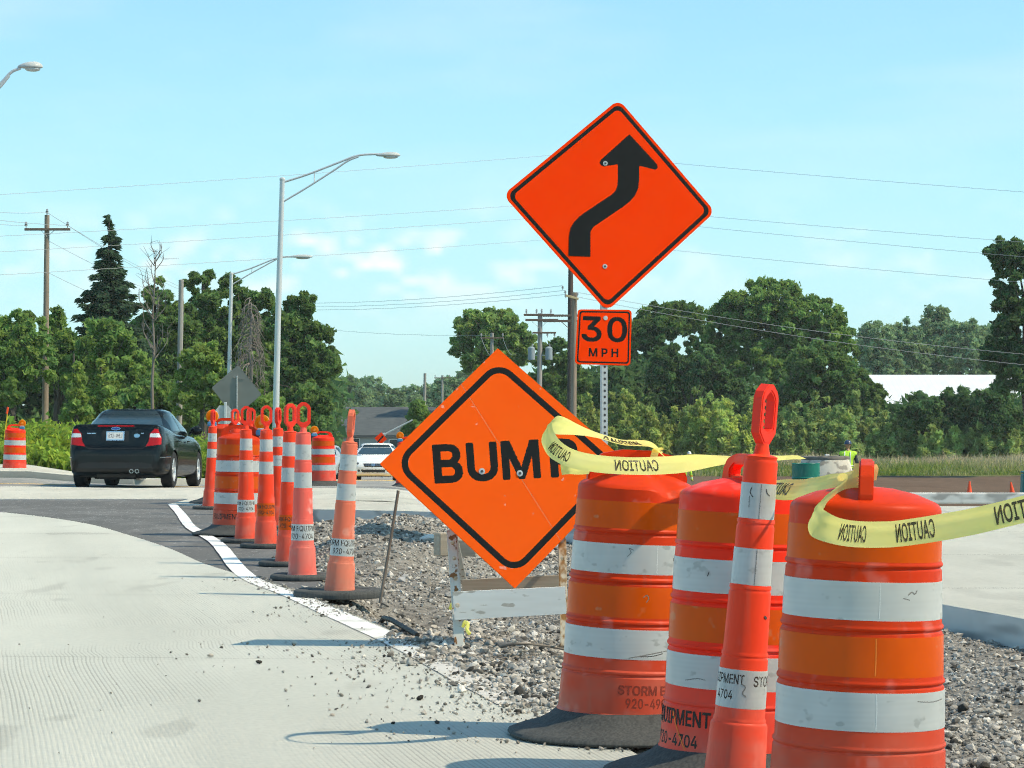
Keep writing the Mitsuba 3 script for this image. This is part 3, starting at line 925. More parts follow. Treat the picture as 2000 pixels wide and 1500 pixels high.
def wrap_mark(pts, w, r_of, ang0, depth=.0006, proud=.0026):
    """a scuff or seam: a thin strip along pts (metres round the drum, height) laid on its surface"""
    ls = LineString(curve([(*q, 0) for q in pts], 6)[:, :2])
    m = trimesh.creation.extrude_polygon(ls.buffer(w / 2), depth, engine='earcut').subdivide_to_size(.02)
    v = m.vertices
    r = r_of(v[:, 1]) + proud + v[:, 2]
    a = math.radians(ang0) + v[:, 0] / r_of(np.array([pts[0][1]]))[0]
    m.vertices = np.stack([r * np.sin(a), -r * np.cos(a), v[:, 1]], 1)
    if r_of is drum_r:
        m.vertices = wobble(m.vertices)
    return m


def marks(key, M, r_of, items):
    for nm, pts, w, ang, mat in items:
        obj(nm, sh(wrap_mark(pts, w, r_of, ang), mat, False), None, key, M=M)


pr('scuff_grey', (0.20, 0.20, 0.195), 0.7)
pr('scuff_dark', (0.06, 0.06, 0.06), 0.7)
pr('seam_white', (0.62, 0.64, 0.64), 0.4)
pr('seam_orange', (0.80, 0.22, 0.02), 0.4)
marks(D1[0], D1[1], drum_r, [('scuff', [(-.02, .318), (.05, .333), (.13, .348), (.19, .352)], .004, 2, 'scuff_grey'), ('scuff', [(.02, .325), (.07, .328), (.11, .338)], .003, 2, 'scuff_dark'), ('scuff', [(0, .70), (.012, .715), (.005, .73), (.02, .725)], .003, -8, 'scuff_grey'),
                            ('scuff', [(0, .548), (.012, .556), (.02, .545), (.012, .53)], .003, 8, 'scuff_grey'), ('scuff', [(0, .69), (.002, .70)], .006, 38, 'scuff_dark'), ('sheeting_seam', [(0, .640), (0, .690), (0, .740)], .003, 20, 'seam_white')])
marks(D2[0], D2[1], drum_r, [('scuff', [(0, .69), (.004, .70)], .004, -35, 'scuff_dark'), ('scuff', [(0, .335), (.05, .345), (.08, .342)], .003, -50, 'scuff_grey'), ('scuff', [(0, .225), (.02, .18), (.07, .10)], .004, -62, 'seam_orange')])
marks(D4[0], D4[1], drum_r, [('sheeting_seam', [(0, .640), (.001, .690), (0, .740)], .003, 4, 'seam_white'), ('sheeting_seam', [(0, .475), (.001, .53), (0, .580)], .003, 2, 'seam_orange'), ('sheeting_seam', [(0, .318), (.001, .37), (0, .42)], .003, 3, 'seam_white'),
                            ('scuff', [(0, .71), (.012, .718), (.022, .712), (.030, .722)], .0035, 26, 'scuff_grey'), ('scuff', [(0, .70), (.02, .695)], .003, 22, 'scuff_grey'), ('scuff', [(0, .40), (.06, .396), (.13, .40)], .003, 34, 'scuff_grey'), ('scuff', [(0, .15), (.002, .20)], .004, -28, 'seam_orange')])

# ================================================================== CHANNELIZER POSTS
CSEC = [(.035, .075, .1100, .1100), (.075, .258, .1065, .0990), (.258, .473, .0870, .0820), (.473, .69, .0765, .0735), (.69, .905, .0680, .0655), (.905, 1.115, .0605, .0585)]


def chan_r(z):
    z = np.asarray(z, float)
    out = np.full(z.shape, .1085)
    for z0, z1, r0, r1 in CSEC:
        out = np.where(z >= z0, r0 + (r1 - r0) * np.clip((z - z0) / (z1 - z0), 0, 1), out)
    return out


def chan_body():
    prof = [(0, .05)]
    for k, (z0, z1, r0, r1) in enumerate(CSEC):
        prof += [(r0 + .0015, z0 + .001), (r0 + .0032, z0 - .008 if k else z0 + .004), (r0 + .0032, z0 + .002), (r0, z0 + .012), (r1, z1 - .014)] if k < 2 else [(r0 + .0045, z0 - .005), (r0 + .0050, z0 + .003), (r0 + .0006, z0 + .011), (r1, z1 - .018), (r1 - .0035, z1 - .010), (r1 - .0040, z1 - .006)]
    prof += [(.057, 1.117), (.048, 1.121), (.030, 1.124), (.026, 1.135), (.022, 1.16), (0, 1.16)]
    m = lathe(prof, 44)
    v = m.vertices.copy()
    a = np.arctan2(v[:, 0], -v[:, 1])
    w = (meshkit.fbm(np.stack([np.cos(a) * 1.5, np.sin(a) * 1.5, v[:, 2] * 5], -1), 2, 8) - .5) * 0.03
    v[:, :2] *= (1 + w)[:, None]
    m.vertices = v
    return m


def loop_handle():
    o = Polygon([(-.020, 0), (.020, 0), (.056, .035), (.058, .055), (.058, .150), (.048, .172), (.016, .196), (-.016, .196), (-.048, .172), (-.058, .150), (-.058, .055), (-.056, .035)])
    right = [(.032, .052), (.033, .142), (.020, .160), (0, .172), (-.020, .160), (-.034, .142)]
    grip = []
    for k in range(4):
        z = .138 - k * .022
        grip += [(-.035, z), (-.026, z - .006), (-.026, z - .011), (-.035, z - .017)]
    hole = Polygon(right + grip + [(-.030, .048), (0, .040)])
    s = o.buffer(-.006).buffer(.006).difference(hole.buffer(0))
    m = plate(s, .034)
    inner = plate(s.buffer(-.006), .040)
    inner.apply_translation([0, -.003, 0])
    m = cat(m, inner)
    m.apply_scale([.93, 1, 1])
    m.apply_translation([0, -.017, 1.158])
    return m


def ring_base(r=.25, h=.040, wob=3):
    prof = [(r - .11, h), (r - .03, h + .006), (r - .006, h - .006), (r, h * .55), (r - .004, .006), (r - .02, 0)]
    m = lathe(prof, 44)
    v = m.vertices.copy()
    a = np.arctan2(v[:, 1], v[:, 0])
    v[:, :2] *= (1 + .05 * (meshkit.noise(np.stack([np.cos(a) * 1.6, np.sin(a) * 1.6, 0 * a], -1), wob) - .5))[:, None]
    m.vertices = v
    cap = lathe([(0, h - .004), (r - .10, h - .002), (r - .10, h + .001)], 32)
    return cat(m, cap)


def collar(z0, z1, out=.0016):
    return band(z0, z1, chan_r, out, 44)


CH = {'body': sh(chan_body(), 'channelizer_plastic', 40), 'w1': sh(collar(.912, 1.030), 'white_sheeting', 40), 'w2': sh(collar(.695, .818), 'white_sheeting', 40),
      'tw': sh(collar(.300, .424), 'white_sheeting', 40), 'to': sh(collar(.300, .424), 'orange_sheeting', 40), 'loop': sh(loop_handle(), 'loop_plastic', 25),
      'base': sh(ring_base(), 'rubber_mat', 50), 'bigbase': sh(ring_base(.33, .055, 9), 'rubber_mat', 50)}


def channelizer(label, px, d, lean=0.0, loop_rot=0.0, slim=1.0, mat='channelizer_plastic', text='white', texts=None, base='base', scale=1.0, lean_y=0.0, base_tilt=0.0):
    x = (px - 1000) / F * d
    z = float(terrain(x, d)) - .006
    M = MT(x, d, z, 0, lean, lean_y, scale) @ np.diag([slim, slim, 1, 1])
    key = thing('channelizer_post', label, 'channelizer post')
    obj('body', CH['body'], mat, key, M=M)
    obj('white_band', CH['w1'], None, key, M=M)
    obj('white_band', CH['w2'], None, key, M=M)
    if text == 'white':
        obj('label_band', CH['tw'], None, key, M=M)
    elif text == 'orange':
        obj('label_band', CH['to'], None, key, M=M)
    for (t, h, zc, ang, w) in (texts or []):
        obj('lettering', sh(wrap_text(t, h, chan_r, zc, ang, True, w), 'stencil_ink', False), None, key, M=M @ MT(0, 0, 0))
    obj('loop_handle', CH['loop'], None if mat != 'channelizer_faded' else mat, key, M=M @ MT(0, 0, 0, loop_rot))
    obj('rubber_base', CH[base], None, key, M=MT(x, d, z, px % 90, base_tilt, 0, scale))
    return key, M


SE = [('STORM EQUIPMENT', .034, .388, 8, .36), ('920-4704', .034, .336, 6, .17)]
channelizer('leftmost red post with its loop handle seen edge on', 411, 34.8, lean=1.6, loop_rot=76, text=None)
channelizer('red post standing behind the left drum, only its loop and top showing', 457, 32.8, lean=0.6, loop_rot=35, text=None)
channelizer('red post in front of the middle drum, with black lettering on a narrow white band', 480, 25.4, lean=0.2, loop_rot=10, text='white', texts=SE)
channelizer('red post showing as a thin strip right of the lettered post before the middle drum', 489, 29.8, lean=0.3, loop_rot=20, text=None)
channelizer('red post fifth from the left, with black lettering on an orange band', 519, 24.4, lean=0.3, loop_rot=14, text='orange', texts=SE)
channelizer('red post almost hidden behind the one with the orange lettered band', 543, 28.6, lean=0.0, loop_rot=72, text=None)
channelizer('red post half hidden behind the scuffed one, with orange lettered band', 563, 21.4, lean=0.8, loop_rot=38, text='orange', texts=SE)
channelizer('scuffed white-streaked red post with a wide loop, before the gravel', 590, 19.55, lean=0.5, loop_rot=8, mat='channelizer_scuffed', text='white',
            texts=[('STORM EQUIPMENT', .040, .390, 2, .40), ('920-4704', .040, .332, 0, .20)], base='base')
channelizer('faded orange post leaning right beside the gravel, loop seen edge on', 662, 17.6, lean=4.0, loop_rot=84, mat='channelizer_faded', text='white', scale=.955,
            texts=[('STORM EQUIPMENT', .040, .392, 24, .40), ('920-4704', .040, .335, 22, .20)], base='bigbase')
J = channelizer('tall red post nearest the camera, leaning right in front of the drums', 1431, 8.28, lean=4.8, loop_rot=52, slim=.94, scale=.992, text='white',
            texts=[('EQUIPMENT', .030, .392, -58, .165), ('4704', .028, .342, -50, .07), ('STORM', .032, .390, 62, .12)])

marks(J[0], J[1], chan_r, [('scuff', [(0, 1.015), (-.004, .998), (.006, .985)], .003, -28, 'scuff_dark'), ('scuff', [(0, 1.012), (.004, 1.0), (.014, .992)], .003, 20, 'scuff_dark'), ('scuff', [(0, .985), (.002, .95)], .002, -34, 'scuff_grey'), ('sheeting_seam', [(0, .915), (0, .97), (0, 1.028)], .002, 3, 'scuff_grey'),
                           ('sheeting_seam', [(0, .70), (0, .76), (0, .815)], .002, 5, 'scuff_grey'), ('scuff', [(0, .38), (.012, .37), (.004, .35), (.016, .34)], .004, -6, 'scuff_grey'), ('dent_mark', [(0, .60), (.006, .596)], .008, 44, 'scuff_dark')])  # last mark is a flat dark strip, a dent only in colour

# ================================================================== SIGNS
def px2(pts, c, s):
    return [((x - c[0]) / s, (c[1] - y) / s) for x, y in pts]


def rounded(poly, r):
    return poly.buffer(-r, join_style='mitre').buffer(r, quad_segs=10)


def screw(x, z, r=.014):
    b = lathe([(0, -.006), (r, -.004), (r, 0), (0, 0)], 14)
    b.apply_transform(trimesh.transformations.rotation_matrix(-math.pi / 2, [1, 0, 0]))
    v = b.vertices
    b.vertices = np.stack([v[:, 0] + x, -np.abs(v[:, 1]) - .0005, v[:, 2] + z], 1)
    return b


# --- reverse-curve sign with its speed plaque, on a perforated post
SD = 21.6
ss = F / SD
c0 = (1192, 401)
key = thing('curve_sign', 'tall orange diamond sign with a black winding arrow, above the 30 MPH plaque', 'road sign')
O = P(c0[0], c0[1], SD)
Mt = MT(*O, 14, 0, 2.5) @ np.diag([1.03, 1, 1, 1])
dia = rounded(Polygon(px2([(1209, 192), (1401, 407), (1185, 609), (983, 387)], c0, ss)), .075)
m = plate(dia, .004)
v = m.vertices.copy()
v[:, 1] += .012 * np.clip((-v[:, 0] - .35) / .5, 0, 1) ** 2
m.vertices = v
obj('panel', m, 'arrow_sign_sheeting', key, smooth=False, M=Mt)
bord = rounded(dia.buffer(-.024), .06).difference(rounded(dia.buffer(-.055), .05))
m = plate(bord, .001)
m.apply_translation([0, -.0015, 0])
v = m.vertices.copy(); v[:, 1] += .012 * np.clip((-v[:, 0] - .35) / .5, 0, 1) ** 2; m.vertices = v
obj('border', m, 'sign_black', key, smooth=False, M=Mt)
arrow_px = [(1230, 260), (1279, 311), (1285, 318), (1286, 325), (1281, 328), (1249, 321), (1249, 350), (1247, 366), (1241, 380), (1231, 392), (1216, 404), (1159, 444), (1153, 453), (1152.6, 463), (1152.6, 503), (1110, 502),
            (1111, 463), (1114, 448), (1120, 437), (1130, 426), (1140, 418), (1196, 379), (1203, 371), (1206, 362), (1207, 350), (1207, 320), (1180, 325), (1174, 323), (1171, 318), (1174, 312)]
arrow = Polygon(px2(arrow_px, c0, ss)).buffer(.008).buffer(-.014).buffer(.006)
m = plate(arrow, .001)
m.apply_translation([0, -.0015, 0])
obj('arrow', m, 'sign_black', key, smooth=False, M=Mt)
for (x, y) in ((1182, 319), (1181, 521)):
    q = px2([(x, y)], c0, ss)[0]
    b = screw(q[0], q[1], .020)
    b.apply_translation([0, -.001, 0])
    obj('bolt', b, 'galvanised', key, M=Mt)
    b2 = screw(q[0], q[1], .009)
    b2.apply_translation([0, -.006, 0])
    obj('bolt_head', b2, 'rim_dark', key, M=Mt)
# plaque
pl = rounded(Polygon(px2([(1128, 606), (1234, 605), (1231, 714), (1122, 713)], c0, ss)), .030)
m = plate(pl, .004)
m.apply_translation([0, -.0005, 0])
plq = obj('speed_plaque', m, 'arrow_sign_sheeting', key, smooth=False, M=Mt, label='square orange 30 MPH plaque under the diamond')
m = plate(rounded(pl.buffer(-.014), .024).difference(rounded(pl.buffer(-.027), .018)), .001)
m.apply_translation([0, -.002, 0])
obj('border', m, 'sign_black', plq, smooth=False, M=Mt)
q = px2([(1181.5, 644)], c0, ss)[0]
for t, cx in (('3', 1155), ('0', 1205)):
    q = px2([(cx, 644)], c0, ss)[0]
    obj('numeral', heavy_plate(t, .215, .0005, .170, -.5, q, -.0012), 'sign_black', plq, smooth=False, M=Mt)
q = px2([(1178, 689.5)], c0, ss)[0]
obj('letters', heavy_plate('M P H', .072, .0008, .250, -.5, q, -.0012), 'sign_black', plq, smooth=False, M=Mt)
q = px2([(1182, 622)], c0, ss)[0]
b = screw(q[0], q[1], .019); b.apply_translation([0, -.0015, 0])
obj('bolt', b, 'galvanised', plq, M=Mt)
# perforated square post
x0 = (1181 - c0[0]) / ss
zg = float(gravel_z(np.array([O[0] + x0]), np.array([SD]))[0]) - .05
face = sbox(-.025, zg - O[2], .025, .55)
holes = shapely.union_all([Point(0, z).buffer(.0105, 5) for z in np.arange(zg - O[2] + .03, .52, .0508)])
front = plate(face.difference(holes), .004)
sides = cat(cbox(.004, .044, .55 - (zg - O[2]), .0005, at=(-.023, .027, (.55 + zg - O[2]) / 2)), cbox(.004, .044, .55 - (zg - O[2]), .0005, at=(.023, .027, (.55 + zg - O[2]) / 2)),
            cbox(.05, .004, .55 - (zg - O[2]), .0005, at=(0, .051, (.55 + zg - O[2]) / 2)))
post = cat(front, sides)
post.apply_translation([x0, .008, 0])
obj('post', post, 'galvanised', key, smooth=False, M=Mt)

# --- BUMP sign on its rusty barricade stand
BD = F / 365.0
sb = 365.0
cb = (989, 912)
key = thing('bump_sign', 'large tilted orange diamond sign reading BUMP, propped on a barricade stand', 'road sign')
O = P(cb[0], cb[1], BD)
Mb = MT(*O, 10, 0, 9.0) @ np.diag([1.015, 1, 1.01, 1])
dia = Polygon(px2([(972, 679), (1238, 906), (1006, 1147), (744, 912)], cb, sb)).buffer(-.006).buffer(.006, quad_segs=4)
m = plate(dia, .012)
obj('panel', m, 'bump_sign_sheeting', key, smooth=False, M=Mb)
inner = rounded(dia.buffer(-.047), .105)
inner2 = inner.buffer(-.033)
inner2 = rounded(inner2, .065)
m = plate(inner.difference(inner2), .001)
m.apply_translation([0, -.0015, 0])
obj('border', m, 'sign_black', key, smooth=False, M=Mb)
for t, cx, cy, w in (('B', 875, 908, .155), ('U', 942, 903, .165), ('M', 1017, 897, .205), ('P', 1102, 891, .155)):
    q = px2([(cx, cy)], cb, sb)[0]
    obj('letter', heavy_plate(t, .208, .0030, w, 4.4, q, -.0005), 'sign_black', key, smooth=False, M=Mb)
for (x, y) in ((941, 922), (1015, 924)):
    q = px2([(x, y)], cb, sb)[0]
    b = screw(q[0], q[1], .017); b.apply_translation([0, -.0016, 0])
    obj('bolt', b, 'galvanised', key, M=Mb)
    b = screw(q[0], q[1], .007); b.apply_translation([0, -.0065, 0])
    obj('bolt_head', b, 'rim_dark', key, M=Mb)
# seam between the two boards of the panel
qa, qb = px2([(905, 745), (1065, 1098)], cb, sb)
seam = LineString(px2([(915, 742), (1070, 903), (1130, 1012)], cb, sb))
qa = px2([(908, 752)], cb, sb)[0]; qb = px2([(1078, 1068)], cb, sb)[0]
m = plate(LineString(px2([(900, 752), (1098, 1058)], cb, sb)).buffer(.0008), .0004)
m.apply_translation([0, -.0006, 0])
obj('seam', m, 'bare_plank', key, smooth=False, M=Mb)

key = thing('barricade', 'rusty white steel stand with weathered planks that carries the BUMP sign', 'barricade')


def angle_iron(a, b, w=.038):
    return cat(beam(a, b, w, .006, .001, up=(0, 1, 0)), )


def leg(pa, pb, da, db, w=.045):
    return beam(P(*pa, da), P(*pb, db), w, .010, .002, up=(0, 1, 0))


obj('leg', cat(leg((898, 1278), (881, 1035), BD - .12, BD + .09, .050), leg((907, 1278), (889.5, 1035), BD - .108, BD + .10, .012)), 'rusty_white_steel', key, smooth=False)
obj('leg', leg((1102, 1262), (1098, 1052), BD - .10, BD + .10, .042), 'rusty_steel', key, smooth=False)
obj('leg', leg((915, 1180), (886, 1040), BD + 1.0, BD + .16, .035), 'rusty_white_steel', key, smooth=False)
obj('leg', leg((1096, 1178), (1098, 1045), BD + 1.0, BD + .16, .035), 'rusty_steel', key, smooth=False)
fd = BD - .06


def plank(corners, d, th):
    c = corners[0]
    s_ = F / d
    poly = Polygon(px2(corners, c, s_))
    mm = plate(poly.buffer(-.003).buffer(.003), th)
    mm.apply_translation(P(c[0], c[1], d))
    return mm


obj('front_plank', plank([(884, 1156), (1104, 1146), (1106, 1199), (888, 1211)], fd - .05, .022), 'white_plank', key, smooth=False, label='white painted lower plank')
obj('rear_plank', plank([(902, 1133), (1100, 1123), (1101, 1146), (903, 1155)], BD + .35, .03), 'bare_plank', key, smooth=False, label='bare grey wooden plank behind')
for (x, y) in ((893, 1182), (884, 1060), (887, 1090), (890, 1130), (1099, 1090)):
    b = lathe([(0, -.006), (.010, -.005), (.012, 0), (0, 0)], 12)
    vv = b.vertices; b.vertices = np.stack([vv[:, 0], vv[:, 2], vv[:, 1]], 1)
    b.invert()
    b.apply_translation(P(x, y, fd - .056 if y > 1150 else BD - .02))
    obj('bolt', b, 'rusty_steel', key)
k = obj('brown_block', cbox(.10, .12, .14, .006), 'bare_plank', M=MT(*P(868, 1063, 15.6), 20), smooth=False)
say(k, 'brown wooden block standing just left of the white leg of the BUMP stand', 'wooden block')
k = obj('brown_board', cbox(.16, .05, .10, .006), 'bare_plank', M=MT(*P(906, 1070, 15.2), -12), smooth=False)
say(k, 'short brown board between the stand leg and the BUMP sign edge', 'wooden board')
k = obj('steel_stake', tube([P(778, 958, BD + .45), P(762, 1060, BD + .42), P(742, 1178, BD + .38)], [.0085, .0085, .0085], 8), 'dark_rod')
say(k, 'thin dark steel rod leaning in the gravel under the left corner of the BUMP sign', 'steel rod')
for i, (x, y, d) in enumerate(((885, 1187, 14.2), (910, 1222, 13.5))):
    pts = [P(x + dx, y + dy, d - .02 * j) for j, (dx, dy) in enumerate([(-6, 2), (-2, -7), (4, -3), (2, 8), (7, 16 if i else 3)])]
    mm = tube(curve(pts, 6), .010, 5)
    k = obj('flagging_tape', mm, 'tape_mat')
    say(k, ['scrap of yellow tape by the left edge of the white barricade plank', 'scrap of yellow tape on the barricade leg under the white plank'][i], 'tape scrap')


# --- the grey back of a diamond sign and an octagonal sign behind the posts
BK = 68.0
s_ = F / BK
key = thing('diamond_sign', 'grey back of a diamond sign standing above the row of red posts', 'road sign')
O = P(462, 765, BK)
dia = rounded(Polygon(px2([(465, 713), (511, 770), (458, 817), (413, 757)], (462, 765), s_)), .05)
obj('panel', plate(dia, .004), 'sign_back', key, smooth=False, M=MT(*O))
obj('post', beam((-.0, .0, -2.3), (.02, .0, .42), .05, .03, .004), 'galvanised', key, smooth=False, M=MT(O[0], O[1] - .03, O[2]))
b = cbox(.30, .02, .03, .004, at=(0, -.012, .36)); b.apply_transform(trimesh.transformations.rotation_matrix(.15, [0, 1, 0]))
obj('bracket', b, 'sign_back', key, smooth=False, M=MT(*O))
key = thing('octagon_sign', 'small grey octagonal sign back on a white post below the diamond sign back', 'road sign')
O = P(437, 817, 66)
oct_ = Polygon([(.29 * math.cos(math.pi / 8 + k * math.pi / 4), .36 * math.sin(math.pi / 8 + k * math.pi / 4)) for k in range(8)])
obj('panel', plate(oct_, .004), 'galvanised', key, smooth=False, M=MT(*O, 12))
obj('post', beam((.05, -.04, -1.9), (.05, -.04, .42), .07, .05, .004), 'lamp_post_metal', key, smooth=False, M=MT(*O))

# small orange diamond sign and leaning pole beyond the white car
key = thing('work_sign', 'small orange diamond sign behind the roof of the white car', 'road sign')
O = P(744, 857, 118)
dia = rounded(Polygon(px2([(745, 844), (756, 858), (743, 868), (731, 856)], (744, 857), F / 118)), .03)
obj('panel', plate(dia, .01), 'arrow_sign_sheeting', key, smooth=False, M=MT(*O))
m = plate(LineString(px2([(739, 862), (748, 852)], (744, 857), F / 118)).buffer(.035), .004); m.apply_translation([0, -.006, 0])
obj('mark', m, 'sign_black', key, smooth=False, M=MT(*O))
obj('post', beam((0, .03, -2.4), (0, .03, .2), .05, .04, .004), 'galvanised', key, smooth=False, M=MT(*O))
key = thing('barrier_arm', 'pale pole slanting up to the right beside the small orange diamond sign', 'barrier arm')
obj('arm', tube([P(748, 850, 119), P(806, 820, 119)], [.045, .035], 8), 'lamp_head_grey', key)
obj('counterweight', tube([P(748, 850, 119) + [-.15, 0, -.08], P(748, 850, 119) + [.1, 0, .05]], [.08, .08], 8), 'lamp_head_grey', key)
obj('stand', tube([P(748, 850, 119), P(748, 935, 119)], [.05, .06], 8), 'lamp_head_grey', key)

# ================================================================== CAUTION TAPE
def tape_wrinkle(l, w):
    l, w = np.broadcast_arrays(l, w)
    return .006 * (meshkit.fbm(np.stack([l * 9, w * 3, 0 * l], -1), 3, 4) - .5) + .004 * (meshkit.fbm(np.stack([l * 5 + w * 4, w * 14, 0 * l], -1), 2, 6) - .5)


def tape(name, label, pts, ups, width, texts, tilt=None, n=14, sag=0.0):
    """ribbon along pts (world), ups = cross direction at each point; texts = list of (start, length, string) in metres along it"""
    c = curve(pts, n)
    u = curve(ups, n)
    t = np.gradient(c, axis=0); t /= np.linalg.norm(t, axis=1, keepdims=True)
    u -= (u * t).sum(1, keepdims=True) * t
    u /= np.linalg.norm(u, axis=1, keepdims=True)
    nrm = np.cross(t, u)
    L = np.concatenate([[0], np.cumsum(np.linalg.norm(np.diff(c, axis=0), axis=1))])
    W = np.linspace(-.5, .5, 9)
    crease = 0.0030 * np.exp(-((W - .10) / .05) ** 2) + .004 * np.cos(W * math.pi)
    v = c[:, None] + u[:, None] * (W * width)[None, :, None] + nrm[:, None] * (crease[None, :, None] + tape_wrinkle(L[:, None], W[None])[..., None])
    nc, nw = len(c), len(W)
    i, j = np.meshgrid(np.arange(nc - 1), np.arange(nw - 1), indexing='ij')
    a = i * nw + j
    f = np.vstack([np.stack([a, a + nw, a + nw + 1], -1).reshape(-1, 3), np.stack([a, a + nw + 1, a + 1], -1).reshape(-1, 3)])
    V = v.reshape(-1, 3)
    key = thing(name, label, 'caution tape')
    obj('strip', trimesh.Trimesh(V, f, process=False), 'tape_mat', key, smooth=True)
    cam = np.array([0, 0, HC])
    colx = 1000 + F * c[:, 0] / c[:, 1]

    def along(px, last):
        hit = [i + (px - colx[i]) / (colx[i + 1] - colx[i]) for i in range(nc - 1) if (colx[i] - px) * (colx[i + 1] - px) <= 0 and colx[i] != colx[i + 1]]
        return float(np.interp(hit[-1 if last else 0], np.arange(nc), L)) if hit else 0.0

    for (xa, xb, txt, hfrac, last) in texts:
        sa_, sb2 = sorted((along(xa, last), along(xb, last)))
        s0, ln = sa_, sb2 - sa_
        tm = text2d(txt, width * hfrac, True, .0003, ln)
        tm = tm.subdivide_to_size(.012)
        q = tm.vertices
        sl = s0 + ln / 2 - q[:, 0]              # printed on the far face, showing through: mirrored
        idx = np.interp(sl, L, np.arange(nc))
        cc = np.stack([np.interp(idx, np.arange(nc), c[:, k]) for k in range(3)], -1)
        uu = np.stack([np.interp(idx, np.arange(nc), u[:, k]) for k in range(3)], -1)
        nn = np.stack([np.interp(idx, np.arange(nc), nrm[:, k]) for k in range(3)], -1)
        wq = q[:, 1] / width
        cr = 0.0030 * np.exp(-((wq - .10) / .05) ** 2) + .004 * np.cos(wq * math.pi)
        cr = cr + tape_wrinkle(sl, wq)
        side = np.sign(((cam - cc) * nn).sum(1, keepdims=True))
        tv = cc + uu * q[:, 1:2] + nn * (cr[:, None] + side * (.0014 + q[:, 2:3]))
        obj('lettering', trimesh.Trimesh(tv, tm.faces, process=False), 'tape_ink', key, smooth=False)
    return key


Z = np.array([0, 0, 1.0])
# from the handle of the nearest left drum, out left, round its loop and back past the lid to behind the tall post
d = 9.9
pts = [P(1300, 888, d + .02), P(1268, 868, d - .06), P(1210, 862, d - .16), P(1150, 845, d - .20), P(1098, 831, d - .26), P(1072, 834, d - .36), P(1070, 855, d - .46), P(1090, 882, d - .52), P(1136, 901, d - .53), P(1220, 910, d - .50), P(1310, 908, d - .40), P(1390, 899, d - .25), P(1460, 896, d - .1), P(1560, 893, d + .2)]
ups = [(0, .9, .15), (.2, 1, .15), (.2, .95, .18), (.1, .9, .3), (.3, .5, .7), (.5, .2, .8), (.5, 0, .9), (.3, .2, 1), (.1, .40, 1), (0, .5, 1), (0, .55, 1), (0, .9, .5), (0, 1, .15), (0, 1, .12)]
tape('caution_tape', 'yellow caution tape looping in front of the BUMP sign and over the nearest left drum', pts, [np.array(q, float) for q in ups], .070,
     [(1078, 1112, 'CAUTION', .55, True), (1200, 1284, 'CAUTION', .60, True), (1180, 1250, 'CAUTION', .55, False)])
# tie round that handle
k = thing('tape_tie', 'short wrap of yellow tape round the handle of the nearest left drum', 'caution tape')
pts = [P(1276, 905, d - .045), P(1279, 888, d - .06), P(1284, 876, d - .03), P(1290, 880, d + .03)]
u0 = [np.array((1, 0, .1))] * 4
cc = curve(pts, 6)
v = np.vstack([cc - [.016, 0, .0], cc + [.014, 0, .004]])
nn = len(cc); i = np.arange(nn - 1)
obj('strip', trimesh.Trimesh(v, np.vstack([np.stack([i, i + 1, nn + i + 1], 1), np.stack([i, nn + i + 1, nn + i], 1)]), process=False), 'tape_mat', k, smooth=True)
pts = [P(1108, 905, d - .2), P(1118, 915, d - .23), P(1136, 918, d - .22), P(1150, 915, d - .18)]
# free end hanging left of the drum lid
tape('caution_tape', 'short loose end of yellow tape at the left rim of the nearest left drum', [P(1096, 915, d - .24), P(1112, 913, d - .25), P(1128, 914, d - .22), P(1150, 913, d - .18)], [Z] * 4, .05, [])

d = 7.67
pts = [P(1465, 952, d + .95), P(1510, 955, d + .8), P(1560, 956, d + .55), P(1620, 944, d + .25), P(1676, 928, d + .06), P(1690, 922, d + .0), P(1668, 938, d - .04), P(1646, 956, d - .1), P(1618, 976, d - .2), P(1594, 996, d - .30), P(1592, 1014, d - .36), P(1612, 1030, d - .40), P(1660, 1042, d - .42), P(1730, 1044, d - .44), P(1800, 1036, d - .46), P(1900, 1018, d - .5), P(2010, 992, d - .55), P(2120, 965, d - .6)]
ups = [(0, .9, .3), (0, .9, .28), (0, .9, .22), (0, .95, .16), (0, .95, .1), (.3, .9, .1), (.2, .9, .3), (.4, .3, .45), (.5, .2, .6), (.5, -.1, .8), (.3, .2, 1), (.1, .40, 1), (0, .5, 1), (0, .55, 1), (0, .55, 1), (.1, .5, 1), (.1, .45, 1), (.1, .4, 1)]
tape('caution_tape', 'yellow caution tape tied to the right drum handle and sagging across its upper band', pts, [np.array(q, float) for q in ups], .082,
     [(1490, 1546, 'CAUTION', .55, False), (1640, 1692, 'CAUTION', .60, True), (1750, 1826, 'CAUTION', .66, True), (1944, 2056, 'CAUTION', .66, True)])

# ================================================================== CARS
def ring_section(w, zb, zt, crown, n=9):
    """half section from the sill round to the top centre, mirrored to a closed ring"""
    h = zt - zb
    pts = [(w * .86, zb), (w * .955, zb + .05 * h), (w * .985, zb + .16 * h), (w, zb + .38 * h), (w * 1.0, zb + .55 * h), (w * .985, zb + .72 * h), (w * .962, zb + .87 * h), (w * .925, zb + .955 * h), (w * .86, zt), (w * .60, zt + crown * .6), (w * .30, zt + crown * .92), (0, zt + crown)]
    right = np.array(pts)
    left = right[-2::-1] * [-1, 1]
    return np.vstack([right, left])


